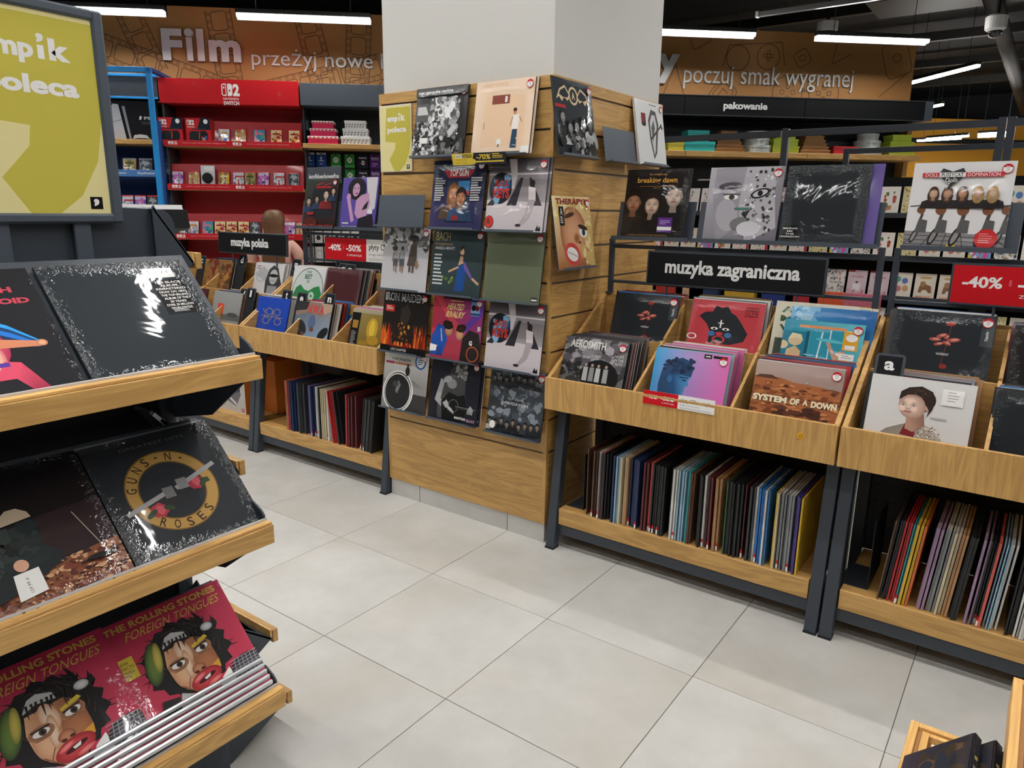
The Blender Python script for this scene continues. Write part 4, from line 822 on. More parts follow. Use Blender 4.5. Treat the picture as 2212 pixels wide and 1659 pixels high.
@cover
def pinkface():
    a = Art(grad=(hx('C73A54'), hx('CC3F5A'), hx('B8304E'), hx('B4304C'))); Gd = hx('CDA94E')
    a.text('THE ROLLING STONES', .02, .9, .94, .965, Gd, .03); a.text('FOREIGN TONGUES', .14, .79, .92, .87, Gd, .0, .03)
    hr, sk = hx('1A1718'), hx('C58A66'); rnd = random.Random(5)
    P = []
    for k in range(34):
        t = 2*PI*k/34; r = .32*(1+(.1 if k % 2 else -.02)*rnd.uniform(.4, 1.4)); P.append((.5+r*math.cos(t), .43+r*1.08*math.sin(t)))
    a.poly(P, hr)
    for k in range(26):
        t = math.radians(rnd.uniform(-20, 200)); x, y = .5+.3*math.cos(t), .43+.32*math.sin(t); an = t+rnd.uniform(-.9, .9); L = rnd.uniform(.06, .13); a.poly([(x-.02*math.sin(t), y+.02*math.cos(t)), (x+L*.5*math.cos(an)+.012, y+L*.5*math.sin(an)), (x+L*math.cos(an+.4), y+L*math.sin(an+.4)), (x+.02*math.sin(t), y-.02*math.cos(t))], hr, 2e-5)
    a.strands(6, 90, .5, .5, .3, .3, [hx('3A3230'), hx('100E0E'), hx('4A3C36')], .007)
    a.soft(.25, .5, .07, .2, hx('6E8A3E'), hx('2E3A22'), -.25); a.soft(.29, .54, .035, .14, hx('D2BE5A'), hx('7A7A3A'), -.2); a.poly([(.34,.58),(.4,.68),(.46,.7),(.55,.66),(.56,.6),(.44,.62)], G(190)); a.soft(.73, .61, .05, .04, G(225), G(150))
    a.poly([(.35,.56),(.32,.42),(.33,.28),(.38,.16),(.47,.07),(.58,.06),(.66,.16),(.7,.32),(.69,.5),(.6,.58)], lambda x, y: hx('D9A47C') if x < .5 else hx('9E6444'))
    a.soft(.42, .3, .09, .15, hx('E2B48E'), hx('C58A66')); a.soft(.61, .3, .09, .16, hx('B5744E'), hx('9E6444'), .1); a.soft(.48, .48, .06, .12, hx('F0D8BE'), hx('CF9A76'), .1); a.soft(.47, .36, .035, .14, hx('EFD6BC'), hx('C58A66'), -.1)
    for x, y, q in ((.405, .395, .1), (.62, .445, .25)):
        a.soft(x, y, .085, .06, hx('6E4630'), hx('B07E5C'), q); a.ell(x, y, .055, .028, Wt, q); a.ell(x+.008, y, .024, .027, hx('4A3A26')); a.ell(x+.008, y, .011, .014, K); a.line(x-.06, y+.03-q*.06, x+.06, y+.03+q*.06, .014, hx('2A1A14')); a.line(x-.05, y-.055, x+.05, y-.045, .008, hx('8A5A40'))
    a.poly([(.55,.5),(.68,.55),(.7,.52),(.56,.475)], hx('D9BE3E')); a.soft(.53, .28, .055, .05, hx('C98A66'), hx('8A5238')); a.ell(.505, .255, .018, .012, hx('4A241C')); a.ell(.56, .265, .018, .012, hx('4A241C')); a.poly([(.6,.24),(.7,.28),(.69,.2)], hx('D9A03A'))
    a.soft(.55, .165, .135, .085, hx('D2484E'), hx('9A2228'), .25, 26); a.soft(.5, .2, .06, .02, hx('EE8A88'), hx('D2484E'), .4); a.soft(.6, .115, .07, .022, hx('EE8A88'), hx('C83A40'), .25); a.ell(.555, .17, .08, .022, hx('4A0E14'), .25); a.poly([(.53,.175),(.59,.195),(.58,.165),(.54,.155)], Wt); a.line(.36, .2, .44, .1, .01, hx('8A5A40')); a.line(.44, .24, .4, .16, .008, hx('8A5A40'))
    for k in range(11): x = .35+.032*k; a.line(x, .64, x-.02+.01*(k % 3), .5+.025*(k % 4), .018, hr, .003)
    a.poly([(.28,.0),(.33,.15),(.46,.06),(.5,0)], lambda x, y: Wt if y < .05 else G(170)); a.poly([(.6,0),(.66,.1),(.74,.16),(.76,.0)], Wt); a.poly([(.14,0),(.18,.16),(.31,.13),(.28,0)], hx('2A2426')); a.soft(.9, .08, .16, .13, hx('4E4A58'), hx('2A2832'))
    for k in range(7): a.line(.76+.04*k, .0, .8+.035*k, .2, .006, G(160)); a.line(.75, .01+.03*k, 1, .02+.03*k, .006, G(160))
    a.rect(.0, .46, .13, .66, hx('D2B63A')); a.text('NEW', .015, .6, .09, .63, G(50)); a.text('TRACKS', .01, .56, .12, .59, G(50)); a.lines(2, 4, .015, .48, .11, .54, G(90), .35); return a

# ================================================================ RECORDS
_AM, _SL, _FM = {}, {}, {}
def art_mesh(name, W, H, mt):
    k = (name, W, H, mt.name)
    if k not in _AM:
        a = AR[name](); q = HIGH.get(name, 0); n0 = 81 if name == 'duotone' else 49
        a.v = [p if i < n0 or p[1] > .995 else (p[0], q+(1-q)*p[1], p[2]) for i, p in enumerate(a.v)]
        _AM[k] = a.mesh('cover_print', W, H, mt)
    return _AM[k]
def tone(h, rough=.5): return mat('card_'+h, hx(h), rough, 0, .05, 0, 30, .2)
EDGE = mat('sleeve_edge', hx('B9B5AE'), .6)
def sleeve_mesh(h, W, H, T, edge=None):
    k = (h, W, H, T)
    if k not in _SL: _SL[k] = MB().box(-W/2, W/2, 0, T, 0, H).mesh('sleeve', [tone(h)])
    return _SL[k]
def record(art, loc, rotz, tilt, label, W=.315, T=.006, H=None, stick=True, mt=None, back='26282C', roll=0.0, group=None):
    H = H or W
    t = thing('vinyl_record', label, 'record', loc, (-math.radians(tilt), roll, rotz), group)
    obj('sleeve', sleeve_mesh(back, W, H, T), t)
    obj('cover_print', art_mesh(art, W, H, mt or P_GLOSS), t)
    if stick: obj('price_sticker', STICK, t, (W*.42, -.0045, H*.86))
    return t
PAL = {'black': '1B1C1F', 'charcoal': '34373B', 'grey': '84868A', 'white': 'D6D4D0', 'cream': 'CDBF9E', 'brown': '5E402C', 'tan': 'B08358', 'navy': '1E2E55', 'blue': '2C70B4',
       'pale blue': '8FB0C4', 'teal': '2E8C92', 'green': '3A5C3E', 'red': 'B8282C', 'coral': 'D25C50', 'pink': 'D05E98', 'mauve': '9A7C98', 'purple': '4A3A86', 'yellow': 'D9B02E', 'orange': 'C8672A', 'maroon': '5A2228'}
def filed_mesh(c, T, W=.313):
    k = (c, T, W)
    if k not in _FM:
        m = MB(); m.box(-W/2, W/2, 0, T, 0, W)
        m.m = [0, 1 if c in ('white', 'cream', 'grey') else 0, 0, 1, 0, 0]
        _FM[k] = m.mesh('sleeve', [tone(PAL[c]), EDGE])
    return _FM[k]
def filed(c, T, loc, rot, label, group):
    return tag(obj('vinyl_record', filed_mesh(c, T), None, loc, rot), label, 'record', group)
DARKMIX = ['black']*5+['charcoal']*3+['navy', 'brown', 'grey', 'white', 'white', 'maroon', 'blue', 'cream', 'red']
LIGHTMIX = ['white']*4+['grey']*3+['cream', 'black', 'pale blue', 'pink', 'tan', 'charcoal', 'yellow']
REST = []
def tray_stack(xc, y, z, n, seed, where, mix=DARKMIX, tilt=16.5, dy=.0125, jx=.012):
    r = random.Random(seed)
    for k in range(n):
        c = r.choice(mix); T = r.choice((.0035, .005, .007))
        if k >= 5:
            REST.append((c, T, (xc+r.uniform(-jx, jx), y+k*dy, z+r.uniform(0, .006)), -math.radians(tilt+r.uniform(-.6, .6)))); continue
        filed(c, T, (xc+r.uniform(-jx, jx), y+k*dy, z+r.uniform(0, .006)), (-math.radians(tilt+r.uniform(-.6, .6)), r.uniform(-.012, .012), 0), '%s-edged record filed %s' % (c, where), 'records filed '+where)

# ================================================================ PILLAR DISPLAY
def holder(x, y, z, rotz, label, group, W=.31, tilt=9):
    t = thing('record_holder', label, 'holder', (x, y, z), (-math.radians(tilt), 0, rotz), group)
    box('back_plate', [METAL2], (-W/2, W/2, .008, .0095, 0, .155), t); box('lip', [METAL2], (-W/2, W/2, -.022, .0095, -.004, -.001), t)
    box('lip_fold', [METAL2], (-W/2, W/2-.03, -.024, -.022, -.004, .006), t)
    box('hook', [METAL], (-W*.3, W*.3, .0095, .04, .11, .116), t)
    return t
HG = 'sheet-metal holders hooked on the oak pillar'
COLF = [('smoke', .82, 1.79, 'grey sleeve with white smoke photo on the pillar'), ('peachroom', 1.18, 1.79, 'peach-toned sleeve with a figure in a room on the pillar'),
 (None, .56, 1.47, ''), ('jetposter', .922, 1.465, 'dark blue film soundtrack sleeve with a winged red title'), ('bowling_seal', 1.258, 1.462, 'bowling alley sleeve with a round red seal at its corner'),
 ('palmfamily', .577, 1.155, 'pale sleeve with two children and a woman under palms'), ('pianist', .914, 1.153, 'dark green classical sleeve with a woman in a blue dress'), ('olive', 1.247, 1.15, 'plain glossy olive green sleeve on the pillar'),
 ('flames', .562, .832, 'black metal-band sleeve with orange flames'), ('rivalry', .91, .838, 'crimson and purple sleeve with two facing heads'), ('bowling', 1.258, .836, 'bowling alley sleeve without the red seal, next to the crimson sleeve'),
 ('oldcar', .556, .527, 'pale grey sleeve with an old car headlamp'), ('guitarist', .893, .526, 'black and white sleeve of a bare-chested guitarist'), ('crowdphoto', 1.27, .525, 'dark grey sleeve crowded with small figures in a band photo')]
for a, x, z, lb in COLF:
    holder(x, .485, z, 0, 'empty slate sheet-metal record holder on the front of the pillar' if not a else 'slate sheet-metal holder under a record on the front of the pillar', HG)
    if a: record(a, (x, .485, z), 0, 9, lb, T=.0065, mt=P_WRINK if a in ('peachroom', 'olive', 'bowling_seal') else None, stick=a not in ())
record('peachroom', (1.19, .495, 1.79), 0, 9, 'second peach-toned sleeve tucked behind the first', stick=False)
record('bowling', (1.27, .494, 1.464), 0, 9, 'bowling alley sleeve tucked behind the one with the seal', stick=False)
record('guitarist', (.91, .4945, .527), 0, 9, 'pale-edged spare sleeve behind the guitarist sleeve', stick=False, back='CFCDC8', W=.313)
for a, y, z, lb in (('wings', .655, 1.78, 'dark sleeve with a winged letter A and long-haired band'), (None, 1.06, 1.78, ''), ('greyear', 1.395, 1.785, 'white sleeve with a grey ear-like shape'), ('grin', .675, 1.305, 'sleeve with a blonde grinning face and large teeth')):
    holder(1.485, y, z, PI/2, 'empty slate sheet-metal holder on the side of the pillar' if not a else 'slate sheet-metal holder under a record on the side of the pillar', HG)
    if a: record(a, (1.485, y, z), PI/2, 9, lb, T=.012 if a == 'greyear' else .0065, back='E2E2E0' if a == 'greyear' else '26282C')
def poster_art(small):
    a = Art(hx('E6DA9E')); L_ = hx('C9BC50')
    a.poly([(.22,.97),(.16,.46),(.5,.44),(.48,.34),(.28,.18),(.44,.0),(.62,.0),(.8,.1),(.94,.28),(1,.5),(1,.97)], L_)
    a.text('emp', .24, .735, .585, .83, Wt, .045); a.text('ı', .612, .765, .655, .83, Wt, .045); a.text(',', .61, .84, .66, .885, Wt, .045); a.text('k', .685, .765, .83, .87, Wt, .05)
    a.text('poleca', .24, .57, .86, .685, Wt, .045); a.rect(.85, .03, .94, .095, K); a.text(',', .875, .045, .915, .085, Wt, .05); return a
ps = thing('sale_poster', 'small olive and yellow poster hung at the top of the pillar', 'poster', (.5, .5415, 1.737))
box('acrylic_sheet', [PAPER], (-.1075, .1075, 0, .003, -.002, .31), ps); obj('poster_print', poster_art(True).mesh('poster_print', .208, .306, P_MATTE), ps)
def promo_art():
    a = Art(Wt); a.rect(0, 0, .5, 1, hx('C8141E'))
    a.text('-40%', .04, .42, .2, .72, Wt, .03); a.rect(.225, .5, .235, .66, hx('D8606A')); a.text('-50%', .26, .42, .44, .72, Wt, .03); a.text('Z APLIKACJĄ', .27, .18, .45, .3, Wt, .01)
    a.text('płyty CD i winyle', .53, .46, .95, .8, hx('26262A'), .01); a.text('drugi, tańszy tytuł', .53, .26, .8, .4, hx('77777A')); a.rect(.53, .14, .96, .155, hx('77777A')); a.rect(.53, .08, .96, .095, hx('77777A')); return a
def days_art():
    a = Art(hx('E4C74A')); a.poly([(.36,0),(1,0),(1,1),(.42,1)], hx('2A2D33')); a.rect(.06, .62, .38, .9, hx('2A2D33')); a.rect(.06, .62, .2, .9, Wt); a.text('empik', .075, .66, .19, .86, G(60), .01); a.text('DAYS', .215, .66, .37, .86, hx('E4C74A'), .03)
    a.text('czas okazji', .08, .36, .28, .54, hx('A8821E')); a.text('tylko do 10.08', .06, .1, .27, .26, hx('A8821E')); a.ell(.38, .28, .07, .26, hx('E4C74A')); a.text('-70%', .46, .44, .72, .88, hx('E4C74A'), .03, .02); a.lines(1, 3, .76, .46, .96, .9, hx('E4C74A'), .45); a.rect(.44, .2, .96, .32, hx('E4C74A')); return a
dy_ = thing('price_strip_holder', 'black and yellow discount strip clipped under the peach sleeve', 'price strip', (1.095, .455, 1.748), (math.radians(12), 0, 0))
box('strip_backing', [BLACKP], (-.15, .15, 0, .002, 0, .05), dy_); obj('strip_print', days_art().mesh('strip_print', .3, .05, P_MATTE), dy_)

# ================================================================ RECORD RACKS
PEG = pegboard('dark_perforated_panel', hx('23272D'), .035, .14)
TABM = mat('divider_black_plastic', hx('16171A'), .45)
def letter_tab(ch, x, y, z, label):
    """alphabet divider standing among the sleeves; z = top of the tab"""
    t = thing('letter_divider', label, 'divider', (x, y, z-.36), (-math.radians(16.5), 0, 0))
    box('divider_sheet', [TABM], (-.05, .05, 0, .0022, 0, .285), t)
    P = [(-.047,.284),(.047,.284),(.047,.352),(.039,.36),(-.039,.36),(-.047,.352)]
    MB().prism(P, 1, -.0006, .0028).build('tab', METAL, t)
    box('tab_face', [BLACKP], (-.038, .038, -.0012, -.0006, .286, .352), t)
    v = ch in 'dfltbk'; d = ch in 'pgq'
    letters3d('letter', ch, -.016 if ch not in 'lft' else -.009, .016 if ch not in 'lft' else .009, .302, .346 if v else .334, -.0022, .0008, WHITEP, t, .03)
    return t
LEGP = mat('black_foot_glide', hx('101114'), .6)
def rack(x0, label, which):
    """two-tier record tray on leaning steel legs with a low shelf; 1.225 m wide"""
    x1 = x0+1.225; t = thing('record_rack', label, 'rack', (x0, .53, 0)); S = Matrix.Translation((0, -.53, 0))
    def B(name, m, b, bev=.0015):
        mb = MB(); mb.T = S; mb.box(*b); return mb.build(name, m, t, bev)
    W = 1.225
    for x in (0, W-.045):
        mb = MB(); mb.T = S; mb.prism([(.515,.0),(.56,.0),(.645,.69),(.6,.69)], 0, x, x+.045); lg = mb.build('leg', METAL, t, .002)
        mb = MB(); mb.T = S; mb.box(x-.001, x+.046, .512, .562, 0, .008); mb.build('foot_glide', LEGP, lg)
        mb = MB(); mb.T = S; mb.box(x, x+.045, .955, 1.0, 0, .69); mb.build('leg', METAL, t, .002)
        B('side_rail', METAL, (x+.004, x+.041, .56, .96, .07, .115))
    B('cross_rail', METAL, (.045, W-.045, .555, .59, .068, .118)); B('cross_rail', METAL, (.045, W-.045, .95, .985, .068, .118))
    B('low_shelf', WX, (.05, W-.05, .545, .975, .122, .2), .002)
    B('shelf_block', WX, (.055, .085, .56, .6, .1, .122)); B('shelf_block', WX, (W-.085, W-.055, .56, .6, .1, .122))
    B('perforated_back', PEG, (.045, W-.045, .976, .984, .2, .69), 0)
    B('tray_front', WZ, (0, W, .48, .498, .69, .835), .001)
    for x in (0, W-.018):
        mb = MB(); mb.T = S; mb.prism([(.498,.69),(.498,.835),(1.0,1.175),(1.0,.69)], 0, x, x+.018); mb.build('tray_cheek', WY, t, .001)
    for x in (W*.3469, W*.683):
        for ya, yb, za in ((.498, .764, .702), (.776, .988, .882)):
            mb = MB(); mb.T = S; mb.prism([(ya,za),(ya,.828+(ya-.498)*.677),(yb,.828+(yb-.498)*.677),(yb,za)], 0, x-.006, x+.006); mb.build('tray_divider', WY, t)
    B('tray_bottom', WX, (.018, W-.018, .498, .988, .69, .702), 0); B('tier_step', WX, (.018, W-.018, .764, .776, .702, .998)); B('tier_floor', WX, (.018, W-.018, .776, .988, .87, .882), 0); B('tray_back', WX, (.018, W-.018, .988, 1.0, .69, 1.17))
    return t
rack(1.45, 'oak record rack beside the pillar with a discount strip on its front board', 'a'); rack(2.684, 'oak record rack whose tray holds the divider with letter a', 'b')
rack(-.842, 'oak record rack between the pillar and the headphone box rack', 'c'); rack(-2.076, 'oak record rack with boxed headphones on its low shelf', 'd')
ZF, ZR, YF, YR = .704, .884, .535, .795
# -- front sleeves of each compartment
record('cavephoto', (1.628, YF, ZF), 0, 16.5, 'grey cave photo sleeve in front of the tray beside the pillar')
record('duotone', (2.075, YF-.01, ZF), 0, 16.5, 'blue to pink sleeve with a profile head in the tray', back='8E9398', T=.004)
record('quarry', (2.497, YF-.022, ZF+.004), 0, 16.5, 'rust-brown quarry sleeve with big cream capitals', back='2A2A2C')
record('redflower', (1.722, YR+.03, ZR), 0, 16.5, 'black sleeve with a red flower beside the red hat sleeve')
record('redhat', (2.112, YR, ZR+.002), 0, 16.5, 'red sleeve with a black hatted figure', stick=False, back='E2D9CC')
record('tealtank', (2.508, YR-.02, ZR-.03), 0, 16.5, 'teal sleeve in a loose plastic bag with price labels', W=.3, mt=P_WRINK, stick=True)
record('bluesky', (2.528, YR+.014, ZR+.006), 0, 16.5, 'deep blue sleeve behind the bagged teal sleeve', stick=False, back='2A6FA8')
record('greentype', (2.46, YR+.03, ZR+.018), 0, 16.5, 'cream sleeve with green capitals behind the blue sleeve', stick=False, back='CFC8B0')
record('shorthair', (2.898, YF-.006, ZF+.004), 0, 16.5, 'white sleeve with a portrait of a short-haired person', stick=False, back='D5D3D0')
record('redflower', (2.912, YR-.02, ZR+.028), 0, 16.5, 'black red-flower sleeve above the divider with letter a')
record('nightdark', (3.27, YF, ZF), 0, 16.5, 'dark wrapped sleeve beside the short-hair portrait sleeve', stick=False); record('darkportrait', (3.28, YR, ZR), 0, 16.5, 'dark brown portrait sleeve in the upper tier', stick=False)
record('nightdark', (3.68, YF, ZF), 0, 16.5, 'dark wrapped sleeve in the last compartment', stick=False)
record('bluegold', (-.69, YF+.02, ZF), 0, 16.5, 'royal blue sleeve with thin gold rings', W=.318, stick=False, mt=P_WRINK, back='1C3F9C')
record('skywardcrew', (-.3, YF+.02, ZF), 0, 16.5, 'sleeve with red capitals over people seen from below', W=.318, stick=False)
record('goldmono', (.195, YF+.02, ZF), 0, 16.5, 'gold sleeve with a black text band in the tray by the pillar', stick=False)
record('greybeach', (-1.19, YF+.03, ZF), 0, 16.5, 'grey seaside sleeve with a small red square', stick=False, back='8E8E8C')
record('portraitglasses', (-1.08, YR+.03, ZR), 0, 16.5, 'white sleeve with a long-haired person in dark glasses', stick=False, back='D8D6D4')
record('greenhill', (-.66, YR+.03, ZR), 0, 16.5, 'white sleeve with a round green hill picture', stick=False, back='D8D6D4')
record('maroonfoil', (-.33, YR+.03, ZR), 0, 16.5, 'plain maroon sleeve in crinkled wrap', W=.32, stick=False, mt=P_WRINK, back='4A1E24')
record('brownscene', (-1.66, YR+.03, ZR), 0, 16.5, 'brown painted-scene sleeve filed by the letter c divider', stick=False, back='5A3C28'); record('maroonfoil', (-1.6, YF+.04, ZF), 0, 16.5, 'maroon sleeve in the front tier below the letter c divider', stick=False)
# -- sleeves filed behind them
for k, (x, y, z, n, wh, mx) in enumerate(((1.64, YF+.014, ZF, 14, 'behind the cave photo sleeve', DARKMIX+['pink', 'cream', 'brown']), (2.07, YF+.006, ZF, 15, 'behind the blue and pink sleeve', LIGHTMIX), (2.49, YF-.006, ZF, 15, 'behind the quarry sleeve', DARKMIX+['white', 'white']),
        (1.71, YR+.042, ZR, 9, 'behind the red flower sleeve', DARKMIX+['blue', 'orange']), (2.1, YR+.014, ZR+.004, 12, 'behind the red hat sleeve', LIGHTMIX), (2.5, YR+.044, ZR+.004, 8, 'behind the deep blue sleeve', LIGHTMIX), (2.89, YF+.012, ZF, 14, 'behind the short-hair portrait', LIGHTMIX+['green', 'red']), (2.89, YR-.006, ZR+.02, 12, 'behind the red flower sleeve by letter a', DARKMIX),
        (3.27, YF+.012, ZF, 9, 'behind the dark wrapped sleeve', DARKMIX), (3.28, YR+.012, ZR, 9, 'behind the dark brown portrait', DARKMIX), (-.69, YF+.034, ZF, 10, 'behind the royal blue sleeve', LIGHTMIX), (-.29, YF+.034, ZF, 12, 'behind the red capitals sleeve', DARKMIX+['blue', 'red']), (.19, YF+.034, ZF, 12, 'behind the gold sleeve', LIGHTMIX),
        (-.65, YR+.044, ZR, 8, 'behind the green hill sleeve', LIGHTMIX), (-.3, YR+.044, ZR, 9, 'behind the plain maroon sleeve', DARKMIX+['maroon']), (.15, YR+.01, ZR, 12, 'in the upper tier by the pillar', DARKMIX), (-1.18, YF+.044, ZF, 9, 'behind the grey seaside sleeve', DARKMIX), (-1.07, YR+.044, ZR, 8, 'behind the dark glasses sleeve', LIGHTMIX), (-1.64, YR+.044, ZR, 8, 'behind the brown scene sleeve', DARKMIX+['cream']))):
    tray_stack(x, y, z, n, 100+k, wh, mx, jx=.016)
mb = MB(); used = sorted({q[0] for q in REST})
for c, T, p, tl in REST:
    mb.T = Matrix.Translation(p) @ Matrix.Rotation(tl, 4, 'X'); mb.box(-.1565, .1565, 0, T, 0, .313, used.index(c))
ro = mb.build('filed_sleeves', [tone(PAL[c]) for c in used]); ro['kind'] = 'stuff'; tag(ro, 'mass of record sleeves filed deep in the oak trays', 'records')
for ch, x, y, z in (('c', -1.944, .845, 1.215), ('d', -1.43, .842, 1.24), ('m', -.83, .842, 1.24), ('s', -.397, .865, 1.235), ('r', -.31, .842, 1.235), ('f', -1.04, .577, 1.05), ('l', -.96, .572, 1.06), ('t', -.59, .572, 1.075), ('e', -.45, .575, 1.07), ('n', -.19, .572, 1.085), ('a', 2.787, .541, 1.095)):
    letter_tab(ch, x, y, z, 'black divider with white letter %s among the sleeves' % ch)
# -- low shelves: sleeves standing spine out
PTAG = MB().box(-.001, 0, -.0035, .0035, .0, .02, 0).box(-.0011, 0, -.0036, .0036, .02, .034, 1).mesh('price_tag', [PAPER, RED])
def low_row(x, groups, where, seed, gap=.0035):
    r = random.Random(seed); flat = [c for _, cols in groups for c, n in cols]; bi = -1
    for (lean, cols) in groups:
        L = math.radians(lean)
        for c, n in cols:
            bi += 1; nb = [flat[k] for k in (bi-1, bi+1) if 0 <= k < len(flat)]
            nx = 'between %s and %s spines' % tuple(nb) if len(nb) == 2 else 'beside the %s spine' % nb[0]
            for q in range(n):
                T = r.choice((.0045, .006, .008))
                if x > 3.33: continue
                # spine out: sleeve turned so its thickness runs along x
                fo = filed(c, T, (x, .55+r.uniform(0, .025)+.157, .2012), (L, 0, PI/2), '%s-spined record %s on the low shelf %s' % (c, nx, where), 'records standing on the low shelf '+where)
                if r.random() < .13: obj('price_tag', PTAG, fo, (-.1572, T/2, .002))
                x += T/math.cos(L)+r.uniform(.4, 1.2)*gap
        x += .018
def gr(l, *c): return (l, list(c))
low_row(1.64, [gr(0, ('brown', 1)), gr(1, ('black', 1), ('brown', 2), ('grey', 2), ('coral', 1), ('black', 3)), gr(1, ('navy', 1), ('pale blue', 2), ('cream', 3), ('tan', 1), ('navy', 5)), gr(1, ('maroon', 2), ('coral', 1), ('black', 6)), gr(1, ('charcoal', 1), ('white', 2), ('pale blue', 4), ('teal', 2), ('brown', 2)), gr(0, ('black', 2), ('white', 1), ('maroon', 3), ('tan', 3)),
    gr(0, ('green', 1), ('black', 6), ('maroon', 1)), gr(0, ('charcoal', 2), ('white', 1), ('blue', 3), ('white', 1), ('blue', 1)), gr(0, ('yellow', 1), ('cream', 1), ('grey', 6), ('purple', 2), ('yellow', 1))], 'beside the pillar', 1, .0045)
low_row(2.86, [gr(5, ('brown', 1), ('black', 3), ('red', 3), ('teal', 2), ('yellow', 2), ('orange', 1)), gr(5, ('mauve', 3), ('grey', 3), ('cream', 2), ('tan', 2), ('black', 3)), gr(4, ('mauve', 2), ('black', 3), ('coral', 1), ('pale blue', 3), ('white', 2)), gr(3, ('black', 3), ('white', 6), ('navy', 2), ('teal', 1), ('black', 4)), gr(3, ('charcoal', 6), ('white', 3), ('black', 6))], 'under letter a', 2)
low_row(-.53, [gr(0, ('tan', 1), ('coral', 2), ('navy', 6), ('charcoal', 5)), gr(0, ('purple', 2), ('mauve', 1), ('navy', 2), ('white', 3), ('black', 2), ('cream', 4), ('white', 1)), gr(-7, ('white', 1), ('red', 3), ('black', 3)), gr(2, ('brown', 1), ('red', 1), ('navy', 1), ('maroon', 5)), gr(8, ('charcoal', 6), ('black', 3))], 'below the discount sign', 3, .0085)
# perforated bookends between the groups
for x, lb in ((1.60, 'black perforated bookend on the low shelf beside the pillar'), (2.815, 'black perforated bookend on the low shelf of the rack with letter a')):
    e = thing('bookend', lb, 'bookend', (x, .6, .2005)); box('plate', [PEG], (0, .002, 0, .25, 0, .27), e); box('foot', [METAL], (-.09, .002, 0, .2, 0, .002), e)
# -- price strips and stickers on the tray front
st = thing('price_strip_holder', 'curled red and white discount strip over the oak tray front', 'price strip', (2.08, .4775, .797), (math.radians(-6), 0, 0))
box('strip_backing', [PAPER], (-.15, .15, 0, .0015, 0, .055), st); obj('strip_print', promo_art().mesh('strip_print', .3, .055, P_MATTE), st)
sm = thing('smiley_sticker', 'round yellow sticker stuck on the oak tray front', 'sticker', (2.554, .4785, .764)); sa_ = Art(hx('E2A52A'), n=1); sa_.v, sa_.f, sa_.c = [], [], []
sa_.ell(.5, .5, .5, .5, hx('E2A52A')); sa_.ring(.52, .48, .16, .24, hx('6A4A12'), 20); sa_.rect(.3, .5, .55, .8, hx('E2A52A')); sa_.ell(.42, .66, .06, .06, hx('6A4A12')); sa_.ell(.6, .68, .06, .06, hx('6A4A12')); obj('sticker_print', sa_.mesh('sticker_print', .026, .026, P_MATTE), sm)

# ---- upper rails that carry the face-out sleeves, and the category signs
def rail(x0, x1, label, plates, z=1.43, y=1.0):
    t = thing('display_rail', label, 'rail', (x0, y, 1.17)); w = x1-x0
    for x in (0, w-.022):
        MB().box(x, x+.022, -.011, .011, .0, .26).build('post', METAL, t, .001); MB().box(x-.006, x+.028, -.02, .011, .0, .006).build('post_foot', METAL, t)
    box('cross_bar', [METAL], (.022, w-.022, -.008, .008, .215, .233), t); box('cross_bar', [METAL], (.022, w-.022, -.008, .008, .05, .064), t)
    for a, b in plates:
        mb = MB(); mb.T = Matrix.Rotation(-math.radians(10), 4, 'X'); p = mb.box(a-x0, b-x0, -.002, .0, 0, .17).build('back_plate', METAL2, t); p.location = (0, .0, .262)
        box('ledge', [METAL2], (a-x0, b-x0, -.055, 0, .256, .262), t, .001); box('ledge_lip', [METAL2], (a-x0, b-x0, -.058, -.055, .256, .274), t)
    return t
rail(1.468, 2.667, 'dark steel rail over the rack beside the pillar', [(1.50, 1.88), (1.90, 2.645)]); rail(2.7, 3.9, 'dark steel rail over the rack with letter a', [(2.725, 3.09), (3.12, 3.86)]); rail(-.825, .37, 'dark steel rail over the rack left of the pillar', [(-.84, -.47), (-.45, .1)])
RZ, RY = 1.433, .955
record('trio', (1.70, RY, RZ), 0, 10, 'black film soundtrack sleeve with three faces and gold title', stick=False); record('halfspots', (2.1, RY, RZ), 0, 10, 'grey sleeve half face half spotted fur', back='5A575E'); record('blackwrap', (2.428, RY, RZ), 0, 10, 'black sleeve in frayed clear wrap', stick=False, mt=P_WRINK)
record('plainpurple', (2.47, RY+.012, RZ), 0, 10, 'plain purple sleeve behind the black wrapped one', stick=False, back='6E5A9C')
record('motorbikes', (2.888, RY, RZ-.005), 0, 10, 'white sleeve with people on motorbikes and yellow stripe', back='D8D8D6', W=.318); record('nightdark', (3.3, RY, RZ), 0, 10, 'dark sleeve on the rail beyond the motorbike sleeve', stick=False)
record('carnight', (-.645, RY+.02, RZ), 0, 10, 'night sleeve with people around a dark car', W=.312); record('purplefigure', (-.285, RY+.02, RZ), 0, 10, 'violet sleeve with a drawn dancing figure', stick=False, W=.312, back='5A4AA2')
jz = thing('category_card', 'slanted black card reading jazz/blues/powazna behind the sleeves', 'sign', (-.67, 1.035, 1.575), (-math.radians(8), 0, 0)); box('card', [METAL], (-.165, .165, 0, .004, 0, .24), jz, .002); letters3d('lettering', 'jazz/blues/poważna', -.145, .15, .155, .2, -.001, .0008, WHITEP, jz, .02)
